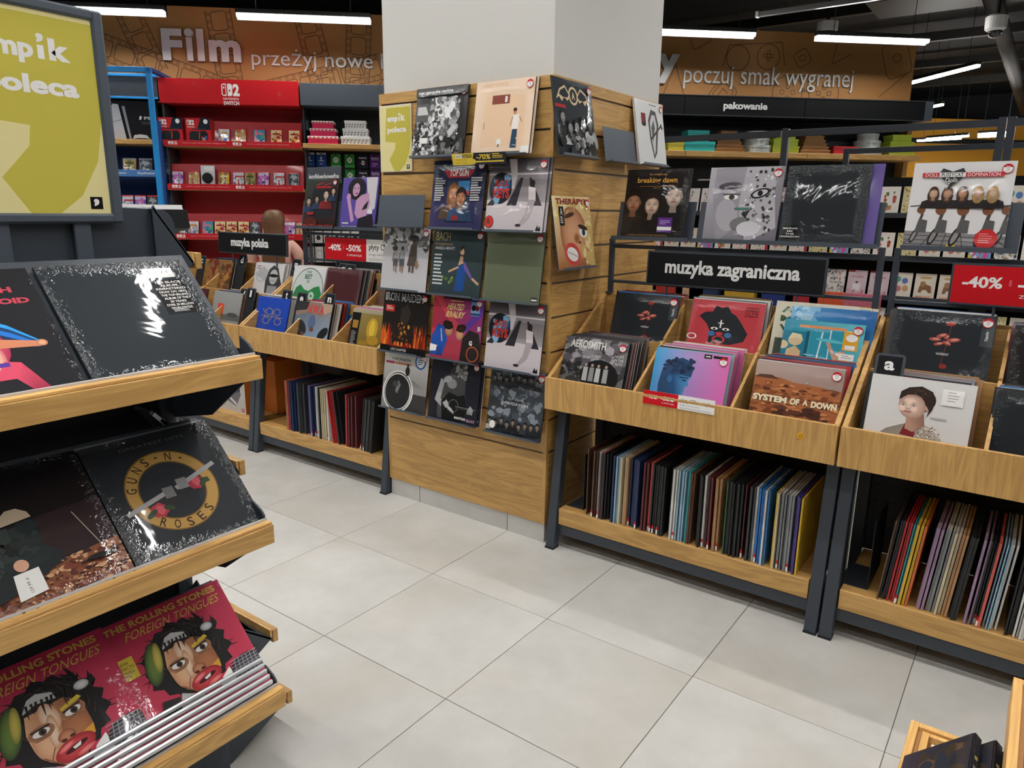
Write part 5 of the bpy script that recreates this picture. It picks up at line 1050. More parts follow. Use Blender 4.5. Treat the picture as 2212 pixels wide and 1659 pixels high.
def sign(x0, w, z0, h, y, label, textspec=None, art=None, stems=()):
    t = thing('category_sign', label, 'sign', (x0+w/2, y, z0), (-math.radians(3), 0, 0))
    box('frame', [METAL], (-w/2-.008, w/2+.008, .0, .016, -.008, h+.008), t, .002)
    if art: obj('sign_print', art.mesh('sign_print', w, h, P_MATTE), t)
    else:
        box('panel', [BLACKP], (-w/2, w/2, -.0015, 0, 0, h), t)
        letters3d('lettering', textspec[0], -w/2+w*textspec[1], -w/2+w*textspec[2], h*textspec[3], h*textspec[4], -.0035, .002, WHITEP, t, .03)
    for x in stems: MB().tube((x-x0-w/2, .008, -.008), (x-x0-w/2, .008, 1.172-z0), .005, n=6).build('stem', METAL, t)
    return t
sign(1.705, .765, 1.238, .138, .93, 'long black sign reading muzyka zagraniczna on thin stems', ('muzyka zagraniczna', .11, .88, .22, .8), stems=(1.8, 2.37)); sign(-1.655, .765, 1.245, .132, .9, 'long black sign reading muzyka polska on thin stems', ('muzyka polska', .2, .76, .2, .78), stems=(-1.5, -1.0))
sign(-.6, .765, 1.236, .136, .985, 'red and white discount sign left of the pillar', art=promo_art(), stems=(-.5, .1)); sign(2.91, .765, 1.245, .135, .945, 'red and white discount sign over the rack with letter a', art=promo_art(), stems=(3.05, 3.55))
# ---- boxed headphones on the far rack's low shelf
def hp_art():
    a = Art(hx('CBC8C4')); a.poly([(.38,.3),(.86,.46),(.86,.62),(.4,.5)], hx('4A4A4E')); a.poly([(.38,.22),(.7,.12),(.88,.4),(.86,.46),(.4,.32)], hx('77757A')); a.poly([(.4,.31),(.72,.13),(.71,.2),(.42,.36)], hx('E2E0DE')); a.ell(.52, .62, .11, .16, hx('1B1B1E')); a.ell(.52, .62, .05, .08, hx('3A3A3E')); a.line(.64, .56, .88, .62, .05, hx('26262A')); a.rect(.86, .04, .97, .1, hx('C24A46')); a.rect(.86, .065, .97, .078, Wt); a.line(.0, .72, 1, .5, .006, G(150)); a.line(.52, .0, .52, .3, .006, G(150)); a.lines(3, 3, .06, .06, .4, .16, G(165), .3); return a
ORB = mat('orange_box_card', hx('C4702A'), .6)
for x, y, lb in ((-1.19, .6, 'white and orange headphone box closest to the records on the far low shelf'), (-1.6, .595, 'white and orange headphone box second along the far low shelf'), (-.935, .76, 'plain orange box side by the steel legs')):
    if y > .7: t = thing('headphone_box', lb, 'box', (-1.0, .74, .2)); MB().box(-.06, .13, .0, .22, .0, .36).build('carton', ORB, t, .002); continue
    t = thing('headphone_box', lb, 'box', (x, y, .2)); MB().box(-.175, .175, .0, .13, .0, .33).build('carton', [ORB], t, .002); MB().box(-.175, .175, -.0012, -.0002, 0, .33).build('front_card', PAPER, t); o = obj('front_print', hp_art().mesh('front_print', .345, .325, P_MATTE), t, (0, -.0012, .002))

# ================================================================ SLOPING RECORD STAND (left)
sd_ = thing('display_stand', 'dark sloping floor stand with three oak ledges full of records', 'stand', (1.4, -1.75, 0))
SS = Matrix.Translation((-1.4, 1.75, 0))
def SB(name, m, b, bev=.0015):
    mb = MB(); mb.T = SS; mb.box(*b); return mb.build(name, m, sd_, bev)
def SP(name, m, poly, axis, a, b, bev=.001):
    mb = MB(); mb.T = SS; mb.prism(poly, axis, a, b); return mb.build(name, m, sd_, bev)
Y0, Y1 = -2.4, -1.152
SB('plinth', METAL, (1.08, 1.52, Y0+.1, -1.2, 0, .1)); SB('core', BLACKP, (1.18, 1.36, Y0+.02, -1.2, .1, 1.42))
for x in (1.19, 1.35): SB('upright', METAL, (x-.02, x+.02, -1.215, -1.175, .1, 1.42)); 
TIERS = (1.207, .79, .325)
LIPM = mat('pale_ledge_rail', hx('C9C6C4'), .3)
for z in TIERS:
    # sloping back plate, its top leaning away from the aisle
    SP('shelf_plate', METAL, [(1.7, z-.042), (1.705, z-.038), (1.447, z+.228), (1.441, z+.224)], 1, Y0, Y1-.012, 0)
    SP('bracket', METAL, [(1.34, z+.16), (1.40, z+.22), (1.70, z-.055), (1.55, z-.16), (1.36, z-.2)], 1, Y1-.03, Y1-.026)
    SP('bracket', METAL, [(1.34, z+.16), (1.40, z+.22), (1.70, z-.055), (1.55, z-.16), (1.36, z-.2)], 1, -1.95, -1.946)
    SB('ledge', WY, (1.712, 1.732, Y0, Y1, z-.046, z+.002), .0015); SB('ledge_groove', WPALE, (1.706, 1.728, Y0, Y1-.002, z+.0022, z+.009), .001)
    SB('ledge_rail', LIPM, (1.704, 1.71, Y0, Y1-.003, z-.01, z+.014), .0005)
    SP('end_stop', METAL, [(1.66, z-.03), (1.706, z-.04), (1.706, z+.022), (1.694, z+.034), (1.66, z+.05)], 1, Y1-.01, Y1-.004)
P = [(-2.4, 1.3)] + [(-1.14, 1.3)] + [(-1.14, 1.44)] + [(-1.18+.045*math.cos(t), 1.5+.045*math.sin(t)) for t in [math.radians(k*15) for k in range(7)]] + [(-1.26, 1.548), (-2.4, 1.548)]
SP('top_plate', METAL, P, 0, 1.375, 1.379)
# end-cap shelves on the narrow side facing the pillar
for z, y, x1, w in ((.88, -1.085, 1.5, .32), (.34, -1.02, 1.5, .32), (.11, -.985, 1.5, .32), (1.43, -1.1, 1.4, .3)):
    SP('end_shelf', METAL, [(-1.2, z+.12), (-1.196, z+.125), (y-.004, z-.015), (y-.006, z-.022), (-1.2, z-.12)], 0, x1-w, x1-w+.004); SP('end_shelf', METAL, [(-1.2, z+.12), (-1.196, z+.125), (y-.004, z-.015), (y-.006, z-.022), (-1.2, z-.12)], 0, x1-.006, x1-.002)
    SP('end_plate', METAL, [(-1.2, z+.115), (-1.196, z+.12), (y-.002, z-.018), (y-.006, z-.024)], 0, x1-w, x1-.002)
    SB('end_ledge', WX, (x1-w-.005, x1, y, y+.018, z-.035, z+.006)); SB('end_ledge_groove', WPALE, (x1-w, x1-.003, y-.007, y-.001, z-.02, z+.008), .0005)
T45 = 45.0
def on_stand(art, yc, z, label, x=1.702, dz=0, **k): return record(art, (x, yc, z+dz), PI/2, T45, label, **k)
on_stand('plainblack', -1.347, 1.198, 'large plain black sleeve with a text sticker on the top ledge', mt=P_WRINK, stick=False, W=.322, T=.008)
on_stand('neonwarrior', -1.683, 1.198, 'black sleeve with a pink figure and blue arc on the top ledge', stick=False, W=.32, T=.008, x=1.704)
on_stand('goldring', -1.313, .79, 'black sleeve with a gold ring emblem on the middle ledge', mt=P_WRINK, stick=False, W=.318, T=.012)
on_stand('ragcarpet', -1.64, .792, 'dark sleeve with a rust-red carpet picture and price tag', mt=P_WRINK, stick=False, W=.322, T=.01, x=1.71)
on_stand('pinkface', -1.322, .342, 'pink sleeve with a painted face at the far end of the bottom ledge', stick=False, T=.01, x=1.698)
on_stand('pinkface', -1.632, .352, 'pink sleeve with a painted face overlapping its twin on the bottom ledge', stick=False, T=.01, x=1.706)
for k in range(4):
    tag(obj('vinyl_record', filed_mesh('charcoal', .007), None, (1.69-.0*k-.0085*(k+1)*.7, -1.345-.004*k, 1.198-.0085*(k+1)*.7+.006), (-math.radians(T45), 0, PI/2)), 'dark sleeve stacked under the plain black sleeve', 'record', 'sleeves under the plain black one')
    tag(obj('vinyl_record', filed_mesh('grey', .007), None, (1.684-.0085*(k+1)*.7, -1.315-.004*k, .79-.0085*(k+1)*.7+.008), (-math.radians(T45), 0, PI/2)), 'grey-edged sleeve stacked under the gold ring sleeve', 'record', 'sleeves under the gold ring one')
RIB = mat('brushed_aluminium', hx('C9CBCD'), .28, .7)
ri = thing('ribbed_insert', 'ribbed silver strip lying along the bottom oak ledge', 'insert', (1.702, -1.75, .345))
for k in range(5): mb = MB(); mb.box(.008-.011*k, .016-.011*k, -.62, .575, .006+.011*k, .02+.011*k); mb.build('rib', RIB, ri, .003)
# CDs in the end-cap shelves
for k in range(14):
    tag(obj('cd_case', MB().box(-.071, .071, 0, .0095, 0, .125).mesh('cd_case', tone(('CFD2D4', '3A3E42', '8E9296', '1E2022')[k % 4], .2)), None, (1.37-.004*(k % 3), -1.115-.006*k, .885+.006*k), (-math.radians(40), 0, PI)), 'clear-edged disc case stacked on the upper end shelf', 'cd case', 'disc cases on the upper end shelf')
for k in range(8):
    tag(obj('cd_case', MB().box(-.071, .071, 0, .0095, 0, .125).mesh('cd_case', tone(('16181B', '2A2D30', '16181B', 'A83A34')[k % 4], .15)), None, (1.405, -1.045-.009*k, .335+.007*k), (-math.radians(38), 0, PI)), 'glossy black disc case on the lower end shelf', 'cd case', 'disc cases on the lower end shelf')
bk = thing('boxed_book', 'black boxed book lying slanted on top of the stand', 'book', (1.17, -1.13, 1.475), (0, math.radians(-11), 0)); box('pages', [PAPER], (-.1, .1, -.1, .092, .006, .052), bk); box('cover', [BLACKP], (-.105, .105, -.108, -.1, 0, .056), bk, .001); box('cover_end', [BLACKP], (.1, .106, -.108, .098, 0, .05), bk); box('cover_board', [BLACKP], (-.105, .105, -.1, .095, 0, .006), bk); box('top_pages', [PAPER], (-.1, .1, -.1, .09, .052, .063), bk)
# poster frame on two posts
fr = thing('poster_frame', 'grey snap frame with an olive and yellow poster above the stand', 'poster frame', (1.405, -1.4485, 1.512), (0, 0, PI/2))
w_, h_ = .1735, .456
for nm, b in (('frame_side', (-w_, -w_+.026, -.006, .016, 0, h_)), ('frame_side', (w_-.026, w_, -.006, .016, 0, h_)), ('frame_rail', (-w_+.02, w_-.02, -.007, .016, 0, .022)), ('frame_rail', (-w_+.02, w_-.02, -.007, .016, h_-.022, h_))): box(nm, [METAL2], b, fr, .005)
box('frame_back', [METAL], (-w_+.01, w_-.01, .004, .014, .01, h_-.01), fr); po = obj('poster_print', poster_art(False).mesh('poster_print', .297, .418, P_MATTE), fr, (0, .001, .019))
for y in (-.082, .082): box('post', [METAL2], (y-.018, y+.018, .004, .014, -.2, .02), fr, .001)

# ================================================================ LOW CASE STAND (bottom right)
cs = thing('display_stand', 'pale wooden stepped case stand near the aisle floor', 'stand', (3.3, -1.2, 0))
CS_ = Matrix.Translation((-3.3, 1.2, 0))
def CB(name, m, b, bev=.001):
    mb = MB(); mb.T = CS_; mb.box(*b); return mb.build(name, m, cs, bev)
for z, x0, y1 in ((.6, 3.095, -.705), (.78, 3.236, -.75)):
    for nm, m, b in (('frame_edge', WPALE, (x0, x0+.014, y1-.5, y1, z-.06, z)), ('frame_edge', WPALE, (x0+.022, x0+.034, y1-.5, y1-.02, z-.06, z-.002)), ('frame_groove', CARD, (x0+.014, x0+.022, y1-.5, y1-.01, z-.06, z-.008)), ('frame_edge', WPALE, (x0+.014, x0+.5, y1-.014, y1, z-.06, z)), ('frame_edge', WPALE, (x0+.034, x0+.5, y1-.03, y1-.02, z-.06, z-.002)), ('frame_groove', CARD, (x0+.02, x0+.5, y1-.02, y1-.014, z-.06, z-.008)), ('tray_floor', CARD, (x0+.034, x0+.5, y1-.5, y1-.03, z-.06, z-.05))): CB(nm, m, b)
    for k in range(6): CB('ridge', WHITEP, (x0+.04+.026*k, x0+.046+.026*k, y1-.5, y1-.045, z-.05, z-.006)); CB('channel', WHITEP, (x0+.046+.026*k, x0+.066+.026*k, y1-.5, y1-.05, z-.05, z-.026))
CB('pedestal', METAL, (3.14, 3.55, -1.19, -.77, 0, .54)); CB('riser', METAL, (3.3, 3.6, -1.22, -.8, .54, .72))
for k in range(3):
    c = thing('disc_box', 'dark film box leaning in the pale wooden tray', 'case', (3.122+.029*k, -.85, .64), (0, math.radians(45), 0), 'dark film boxes in the wooden tray'); MB().box(0, .015, -.19, 0, -.03, .105).build('box_shell', tone('1C1F26', .2), c, .001)
    a = Art(grad=(hx('3A3440'), hx('4A3A30'), hx('1E2430'), hx('22262E'))); a.blobs(3+k, 14, .1, .1, .9, .9, .05, .16, [hx('5A4634'), hx('2A2E3A'), hx('3E3428')]); obj('box_print', a.mesh('box_print', .186, .13, P_GLOSS), c, (-.0005, -.095, -.028), (0, 0, -PI/2))
    a = Art(hx('1E2228')); a.rect(.2, .3, .8, .55, hx('8E9094')); a.rect(.25, .65, .75, .7, hx('B09A50')); obj('spine_print', a.mesh('spine_print', .012, .18, P_GLOSS), c, (.0075, -.185, .1054), (-PI/2, 0, 0))
tag(box('disc_box', [tone('1E2126', .3)], (3.34, 3.358, -1.1, -.86, .74, .9), None, .001), 'dark box standing in the upper pale tray', 'case')

# ================================================================ WALL DISPLAY UNITS
def wthing(name, label, cat, s, d, z, tilt=0, group=None, turn=0): return thing(name, label, cat, wp(s, d, z), (-math.radians(tilt), 0, WALL_ROT+turn), group)
_PM = {}
def pack_mesh(key, artf, W, H, T, side, mt=None):
    """a printed pack as one mesh: box body with the artwork on its front"""
    if key in _PM: return _PM[key]
    a = artf() if callable(artf) else artf
    V = [((p[0]-.5)*W, -.0004-p[2]*.7, p[1]*H) for p in a.v]; F = [list(f) for f in a.f]; C = list(a.c); b = len(V)
    for x, y, z in ((-W/2,0,0),(W/2,0,0),(W/2,T,0),(-W/2,T,0),(-W/2,0,H),(W/2,0,H),(W/2,T,H),(-W/2,T,H)): V.append((x, y, z)); C.append(side)
    F += [[b+k for k in q] for q in ((0,3,2,1),(4,5,6,7),(0,1,5,4),(1,2,6,5),(2,3,7,6),(3,0,4,7))]
    me = bpy.data.meshes.new(key); me.from_pydata(V, [], F); ca = me.color_attributes.new('Col', 'FLOAT_COLOR', 'POINT')
    ca.data.foreach_set('color', [q for c in C for q in (c[0], c[1], c[2], 1.0)]); me.materials.append(mt or P_GLOSS); me.update(); _PM[key] = me; return me
def pack(name, key, artf, W, H, T, side, s, d, z, label, cat, group, tilt=12, turn=0, mt=None):
    return tag(obj(name, pack_mesh(key, artf, W, H, T, side, mt), None, wp(s, d, z), (-math.radians(tilt), 0, WALL_ROT+turn)), label, cat, group)
def switch_logo(a, cx, cy, h, col, bg):
    w = h*.42
    def rr(x0, x1): return [(x0+h*.12,cy-h/2),(x1-h*.02,cy-h/2),(x1,cy-h/2),(x1,cy+h/2),(x0+h*.12,cy+h/2),(x0,cy+h*.38),(x0,cy-h*.38)]
    L_ = rr(cx-h*.72, cx-h*.32); a.poly(L_, col); a.poly([(cx-h*.64+.0, cy-h*.4),(cx-h*.38,cy-h*.4),(cx-h*.38,cy+h*.4),(cx-h*.64,cy+h*.4)], bg); a.ell(cx-h*.52, cy+h*.18, h*.07, h*.09, col, n=12)
    a.poly([(2*(cx-h*.27)-p[0]-h*.0, p[1]) for p in L_], col); a.ell(cx-h*.05, cy-h*.06, h*.07, h*.09, bg, n=12); a.text('2', cx+h*.22, cy-h*.5, cx+h*.78, cy+h*.5, col, .05)
    return a
def wide(a, asp): # stretch helper: art drawn with x in units of height
    a.v = [(p[0]/asp if i >= a.nb else p[0], p[1], p[2]) for i, p in enumerate(a.v)]; return a
def logo_art(asp, bg, x, h, small=True):
    a = Art(bg); a.nb = len(a.v); cl = globals()['clip01']; globals()['clip01'] = lambda P: P
    switch_logo(a, x, .58, h, Wt, bg); a.text('NINTENDO', x-h*.62, .58-h*.82, x+h*.68, .58-h*.64, Wt, .01); a.text('SWITCH', x-h*.62, .58-h*1.24, x+h*.68, .58-h*.92, Wt, .03)
    globals()['clip01'] = cl; return wide(a, asp)
RW = (-3.19, -1.97)
ru = wthing('display_unit', 'red wall display unit for game boxes with a red header', 'display', -2.58, 0, 0)
def UB(u, name, m, b, bev=.0015): return box(name, [m], b, u, bev)
w2 = .605
hd = UB(ru, 'header', DREDM, (-w2, w2, -.0, .34, 2.455, 2.665)); obj('header_logo', logo_art(5.8, hx('C01A22'), 2.95, .5).mesh('header_logo', 1.2, .207, P_MATTE), hd, (0, -.001, 2.457))
UB(ru, 'back_panel', DREDM, (-w2+.02, w2-.01, .34, .36, .25, 2.46)); UB(ru, 'side_panel', METAL, (-w2-.002, -w2+.018, .05, .42, .05, 2.455)); UB(ru, 'base_cabinet', METAL, (-w2, w2, .02, .4, .02, .4))
def strip_art():
    a = Art(hx('C4202A'))
    for x in (.03, .5): a.text('2', x+.045, .35, x+.065, .8, Wt, .04); a.rect(x, .35, x+.018, .8, Wt); a.rect(x+.022, .35, x+.04, .8, Wt); a.rect(x, .18, x+.065, .26, Wt)
    for x in (.13, .6): a.text('WSZYSCY RAZEM, KIEDYKOLWIEK I GDZIEKOLWIEK', x, .4, x+.32, .62, hx('E8B0B0'))
    return a
for z in (2.095, 1.715, 1.27, .85):
    sh = UB(ru, 'shelf', WX, (-w2, w2, .005, .34, z-.012, z+.012)); UB(sh, 'price_strip', DREDM, (-w2, w2, -.003, .003, z-.008, z+.045), .0005)
    o = obj('strip_print', strip_art().mesh('strip_print', 1.2, .045, P_MATTE), sh, (0, -.003, z-.002))
    tb = MB(); tb.prism([(.06, z+.012), (.066, z+.012), (.112, z+.225), (.106, z+.225)], 0, -w2+.02, w2-.005); tbo = tb.build('tray_back', mat('tray_red', hx('B0181F'), .35, coat=.3), sh)
VAR = [('blue and orange', '3A78C0', 'D98A3A', 'E8E4DC'), ('cream', 'E8DCC0', 'C9A25A', 'B0603A'), ('pink and green', '5AB07A', 'E07AA4', '3A8AC8'), ('gold and red', 'D8B450', 'B0303A', 'F0E0B0'), ('violet', '6A4AA0', 'C86AB4', 'D8D0E4'), ('steel grey', '5A646C', 'A8B0B4', '2A2E32'), ('yellow', 'E2BC3A', 'F0E4B8', '8A6A4A'), ('navy and red', '24407A', 'C23A3A', 'D8D8E0'), ('olive brown', '6A6A3A', '3A4A34', 'B09A60')]
def game_art(v, top='C8202A'):
    nm, c1, c2, c3 = VAR[v]
    def f():
        a = Art(grad=(hx(c1), hx(c1), hx(c3), hx(c3))); a.blobs(v*7+1, 26, .05, .05, .95, .8, .05, .16, [hx(c2), hx(c1), hx(c3)]); a.blobs(v*7+2, 12, .1, .1, .9, .5, .03, .08, [hx(c2), Wt, hx('3A2A24')]); a.rect(0, .92, 1, 1, hx(top)); a.rect(.16, .64, .84, .74, hx(c2)); a.rect(.03, .02, .16, .1, Wt); return a
    return f
def game(s, z, v, row, d=-.03, W=.095, H=.155, T=.012, top='C8202A'):
    pack('game_case', 'game%d%s%.2f' % (v, top, H), game_art(v, top), W, H, T, hx('B0282E'), s, d, z, '%s game case on the %s shelf' % (VAR[v][0], row), 'game case', 'game cases on the %s shelf' % row)
for s, v in ((-2.665, 0), (-2.52, 1), (-2.35, 2), (-2.2, 3), (-2.04, 3)): game(s, 2.109, v, 'upper red')
for s, v in ((-3.105, 4), (-2.96, 1), (-2.695, 6), (-2.565, 7), (-2.46, 8), (-2.34, 4), (-2.2, 7), (-2.065, 5)): game(s, 1.729, v, 'middle red')
for s, v in ((-3.105, 5), (-3.005, 0), (-2.875, 2), (-2.765, 3), (-2.66, 3), (-2.55, 3), (-2.445, 5), (-2.33, 1), (-2.125, 4), (-2.02, 1)): game(s, 1.284, v, 'lower red')
def console_art(bundle):
    def f():
        bg = hx('C4232B'); a = Art(bg); a.poly([(.45,.55),(1,.55),(1,1),(.62,1)], hx('14222E')); switch_logo(a, .2, .83, .2, Wt, bg); a.text('SWITCH', .07, .63, .35, .68, Wt, .02)
        a.poly([(.12,.16),(.12,.42),(.2,.5),(.46,.5),(.5,.42),(.46,.14)], hx('26282C')); a.poly([(.46,.14),(.5,.5),(.8,.52),(.88,.4),(.86,.16)], hx('1B1D20')); a.line(.52, .2, .55, .46, .035, hx('D2563A')); a.rect(.24, .56, .84, .6, hx('34383C')); a.ell(.82, .87, .09, .09, Wt)
        if bundle: a.rect(0, 0, 1, .12, Wt); a.blobs(3, 14, .62, .05, .95, .3, .03, .07, [hx('C23A30'), hx('D9A03A'), hx('3A5AA0')])
        return a
    return f
pack('console_box', 'console0', console_art(False), .205, .225, .09, hx('B8242A'), -3.12, -.02, 2.109, 'red game console box with a handheld console picture beside the blue frame', 'box', 'console boxes', 0)
pack('console_box', 'console1', console_art(True), .215, .225, .09, hx('B8242A'), -2.88, -.02, 2.109, 'red game console box with a white bottom band', 'box', 'console boxes', 0)
bp_ = wthing('blister_pack', 'clear blister pack with a round black gadget between game cases', 'pack', -2.835, -.03, 1.729, 8); box('backing_card', [CLEAR], (-.062, .062, 0, .004, 0, .2), bp_); MB().prism([(.047*math.cos(k*PI/8), .085+.047*math.sin(k*PI/8)) for k in range(16)], 1, -.03, 0).build('gadget', BLACKP, bp_, .008); box('header_card', [PAPER], (-.03, .05, -.002, 0, .15, .19), bp_)
# ---- blue-framed unit
BLUEF = mat('bright_blue_frame', hx('1C8FD8'), .4); PSB = mat('deep_blue_panel', hx('0E3A78'), .5); PEGB = pegboard('blue_perforated_panel', hx('0E3A78'), .03, .15)
pu = wthing('display_unit', 'blue-framed wall display unit with console boxes', 'display', -3.75, 0, 0)
for x in (-.53, .58): UB(pu, 'frame_post', BLUEF, (x, x+.04, -.32, -.28, .0, 2.69)); UB(pu, 'frame_depth_bar', PSB, (x, x+.04, -.28, .4, 2.67, 2.7))
UB(pu, 'frame_top_bar', BLUEF, (-.53, .62, -.32, -.28, 2.655, 2.695)); UB(pu, 'frame_inner_bar', BLUEF, (-.53, .6, -.01, .0, 2.668, 2.69)); UB(pu, 'header', METAL, (-.53, .555, .0, .3, 2.5, 2.668)); UB(pu, 'header_trim', BLUEF, (-.53, .555, -.004, .0, 2.482, 2.5)); UB(pu, 'back_panel', PEGB, (-.53, .555, .36, .38, .1, 2.5)); UB(pu, 'side_panel', PSB, (.53, .552, -.02, .38, .1, 2.3))
UB(pu, 'shelf', WX, (-.53, .535, .0, .36, 2.1, 2.14))
for z in (1.82, 1.48):
    sh = UB(pu, 'shelf', PSB, (-.53, .525, .0, .3, z, z+.02)); UB(sh, 'price_strip', mat('pale_blue_strip', hx('4A78B0'), .35), (-.53, .52, -.012, 0, z-.005, z+.055))
    if z > 1.7:
        for x in (.13, .38): letters3d('strip_lettering', 'PlayStation', x-.06, x+.09, z+.012, z+.036, -.0135, .001, WHITEP, sh, .01)
def ps_art():
    a = Art(hx('18191E')); a.poly([(.06,.0),(.02,.72),(.14,.92),(.24,.9),(.34,.0)], hx('C9CCD2')); a.poly([(.24,.9),(.3,.88),(.4,.0),(.34,.0)], hx('0C0D12')); a.poly([(.3,.86),(.36,.86),(.44,.0),(.4,.0)], hx('9AA0A8')); a.line(.03, .42, .3, .52, .01, hx('3A3C42')); a.poly([(.46,.02),(.5,.12),(.62,.14),(.74,.12),(.8,.02),(.72,.04),(.56,.04)], hx('D8DADE')); a.text('PS5', .72, .52, .92, .6, Wt, .02); a.poly([(.62,.52),(.64,.62),(.68,.6),(.66,.52)], Wt); a.lines(1, 2, .66, .38, .92, .46, G(110), .3); a.rect(.84, .02, 1, .12, hx('D9A62E')); return a
for x in (-.32, .2): obj('console_box', pack_mesh('psbox', ps_art, .44, .33, .16, hx('141519')), None, wp(-3.75+x+.1, -.06, 2.141), (0, 0, WALL_ROT)); tag(COL.objects[-1], 'black console box with a white console picture in the blue frame', 'box', 'console boxes in the blue frame')
for k, (s, v) in enumerate(((-4.0, 4), (-3.87, 7), (-3.7, 5), (-3.52, 8), (-3.38, 5), (-3.23, 5))): game(s, 1.842, v, 'upper blue-framed', -.04, .115, .14, .012, '8A8E94')
for k, (s, v) in enumerate(((-4.0, 7), (-3.85, 0), (-3.7, 7), (-3.57, 7), (-3.46, 4), (-3.35, 5), (-3.24, 8))): game(s, 1.502, v, 'lower blue-framed', -.04, .105, .15, .012)
# ---- dark unit with gift boxes and gift cards
PEGW = pegboard('anthracite_perforated_panel', hx('23272D'), .045, .16)
du = wthing('display_unit', 'anthracite wall unit with gift boxes and hanging gift cards', 'display', -1.35, 0, 0)
UB(du, 'header', METAL2, (-.61, .61, 0, .34, 2.465, 2.655)); UB(du, 'back_panel', PEGW, (-.61, .61, .34, .36, .1, 2.465), 0); UB(du, 'shelf', WX, (-.61, .61, 0, .34, 2.095, 2.135)); UB(du, 'base_cabinet', METAL, (-.61, .61, .0, .34, .02, .5)); UB(du, 'side_panel', METAL, (-.612, -.6, .1, .36, .1, 2.46))
def gift_box(s, d, z, w, h, dp, cbody, clid, label, group, pat=None, rnd=False, turn=0):
    t = wthing('gift_box', label, 'box', s, d, z, 0, group, turn)
    def body(nm, W, D, z0, z1, m):
        mb = MB()
        if rnd: mb.lathe([(W/2, z0), (W/2, z1)], 26)
        else: mb.box(-W/2, W/2, -D/2, D/2, z0, z1)
        return mb.build(nm, m, t, 0 if rnd else .0015)
    body('box_body', w, dp, 0, h*.72, cbody); body('lid', w+.008, dp+.008, h*.68, h, clid)
    if pat: pat(t, w, h, dp)
    return t
HOT = mat('hot_pink_card', hx('D81E58'), .5); WHC = mat('white_card', hx('E6E6E4'), .5); DKG = mat('dark_grey_print', hx('3A3C40'), .5); LIDR = mat('coral_print', hx('D8484A'), .5)
def zig(t, w, h, dp):
    mb = MB(); n = 7
    for k in range(n):
        x = -w/2+w*k/n; mb.prism([(x, h*.7), (x+w/n, h*.7), (x+w/n/2, h*.96)], 1, -dp/2-.0055, -dp/2-.0042)
    mb.build('zigzag_print', LIDR, t)
def hearts(t, w, h, dp):
    mb = MB(); n = 7
    for r in range(2):
        for k in range(n):
            x, z = -w/2+w*(k+.5+.25*r)/(n+.5), h*(.2+.28*r); mb.prism([(x-.008, z+.008), (x, z-.008), (x+.008, z+.008), (x, z+.005)], 1, -dp/2-.002, -dp/2-.0005)
    mb.build('heart_print', DKG, t)
for k, (w, n) in enumerate(((.27, 'bottom'), (.23, 'middle'), (.19, 'top'))):
    gift_box(-1.78, -.13, 2.1355+.0685*k, w, .068, .19-.03*k, HOT, WHC, 'hot pink gift box with white zigzag lid, %s of its stack' % n, 'stack of hot pink gift boxes', zig); gift_box(-1.485, -.13, 2.1355+.0715*k, .26-.035*k, .071, .19-.03*k, WHC, WHC, 'white heart-dotted gift box, %s of its stack' % n, 'stack of white gift boxes', hearts)
pc = wthing('hang_tag', 'small grey price tag beside the pink gift boxes', 'tag', -1.965, -.2, 2.27); box('tag_card', [tone('6A6C70')], (-.035, .035, 0, .003, 0, .09), pc); MB().tube((0, 0, .08), (0, .14, .1), .003, n=6).build('wire', METAL, pc)
def gc(c, kind):
    def f():
        a = Art(hx(c)); a.rect(0, .86, 1, 1, hx('C9CCD0') if kind == 'p' else hx(c)); a.rect(.35, .9, .65, .95, K)
        if kind == 'x': a.ell(.5, .58, .26, .2, Wt); a.line(.34, .48, .66, .7, .05, hx(c)); a.line(.34, .7, .66, .48, .05, hx(c)); a.rect(0, .14, 1, .18, hx('8AC88E'))
        elif kind == 'p': a.poly([(.4,.5),(.44,.74),(.58,.68),(.5,.48)], Wt); a.rect(.25, .4, .75, .45, Wt); a.lines(1, 2, .3, .12, .7, .25, Wt, .3)
        elif kind == 'r': a.text('ROBLOX', .1, .7, .9, .8, Wt, .03); a.poly([(.35,.3),(.42,.58),(.72,.5),(.64,.22)], Wt); a.ell(.53, .4, .06, .05, hx(c)); a.blobs(3, 10, .05, .05, .95, .6, .03, .06, [hx('3A3F55'), hx('7A3A4A')])
        else: a.text('TOTO', .1, .6, .9, .8, Wt, .02); a.lines(2, 3, .2, .1, .8, .4, hx('B89AD0'), .4)
        return a
    return f
for s, z, c, kd, nm in ((-1.945, 1.945, '1F4A9C', 'p', 'blue'), (-1.835, 1.945, '1F4A9C', 'p', 'blue'), (-1.7, 1.935, '2E8A3E', 'x', 'green'), (-1.57, 1.935, '2E8A3E', 'x', 'green'), (-1.445, 1.935, '1E2436', 'r', 'dark'), (-1.33, 1.935, '5A2A86', 't', 'purple'), (-1.7, 1.795, '2E8A3E', 'x', 'green'), (-1.57, 1.795, '2E8A3E', 'x', 'green'), (-1.445, 1.795, '1E2436', 'r', 'dark'), (-1.33, 1.795, '5A2A86', 't', 'purple'), (-1.945, 1.795, '1F4A9C', 'p', 'blue')):
    o = pack('gift_card', 'gc'+c, gc(c, kd), .092, .128, .018, hx(c), s, -.26, z, '%s gift card hanging on the pegboard %s' % (nm, 'upper row' if z > 1.9 else 'second row'), 'gift card', 'gift cards on the pegboard', 0)
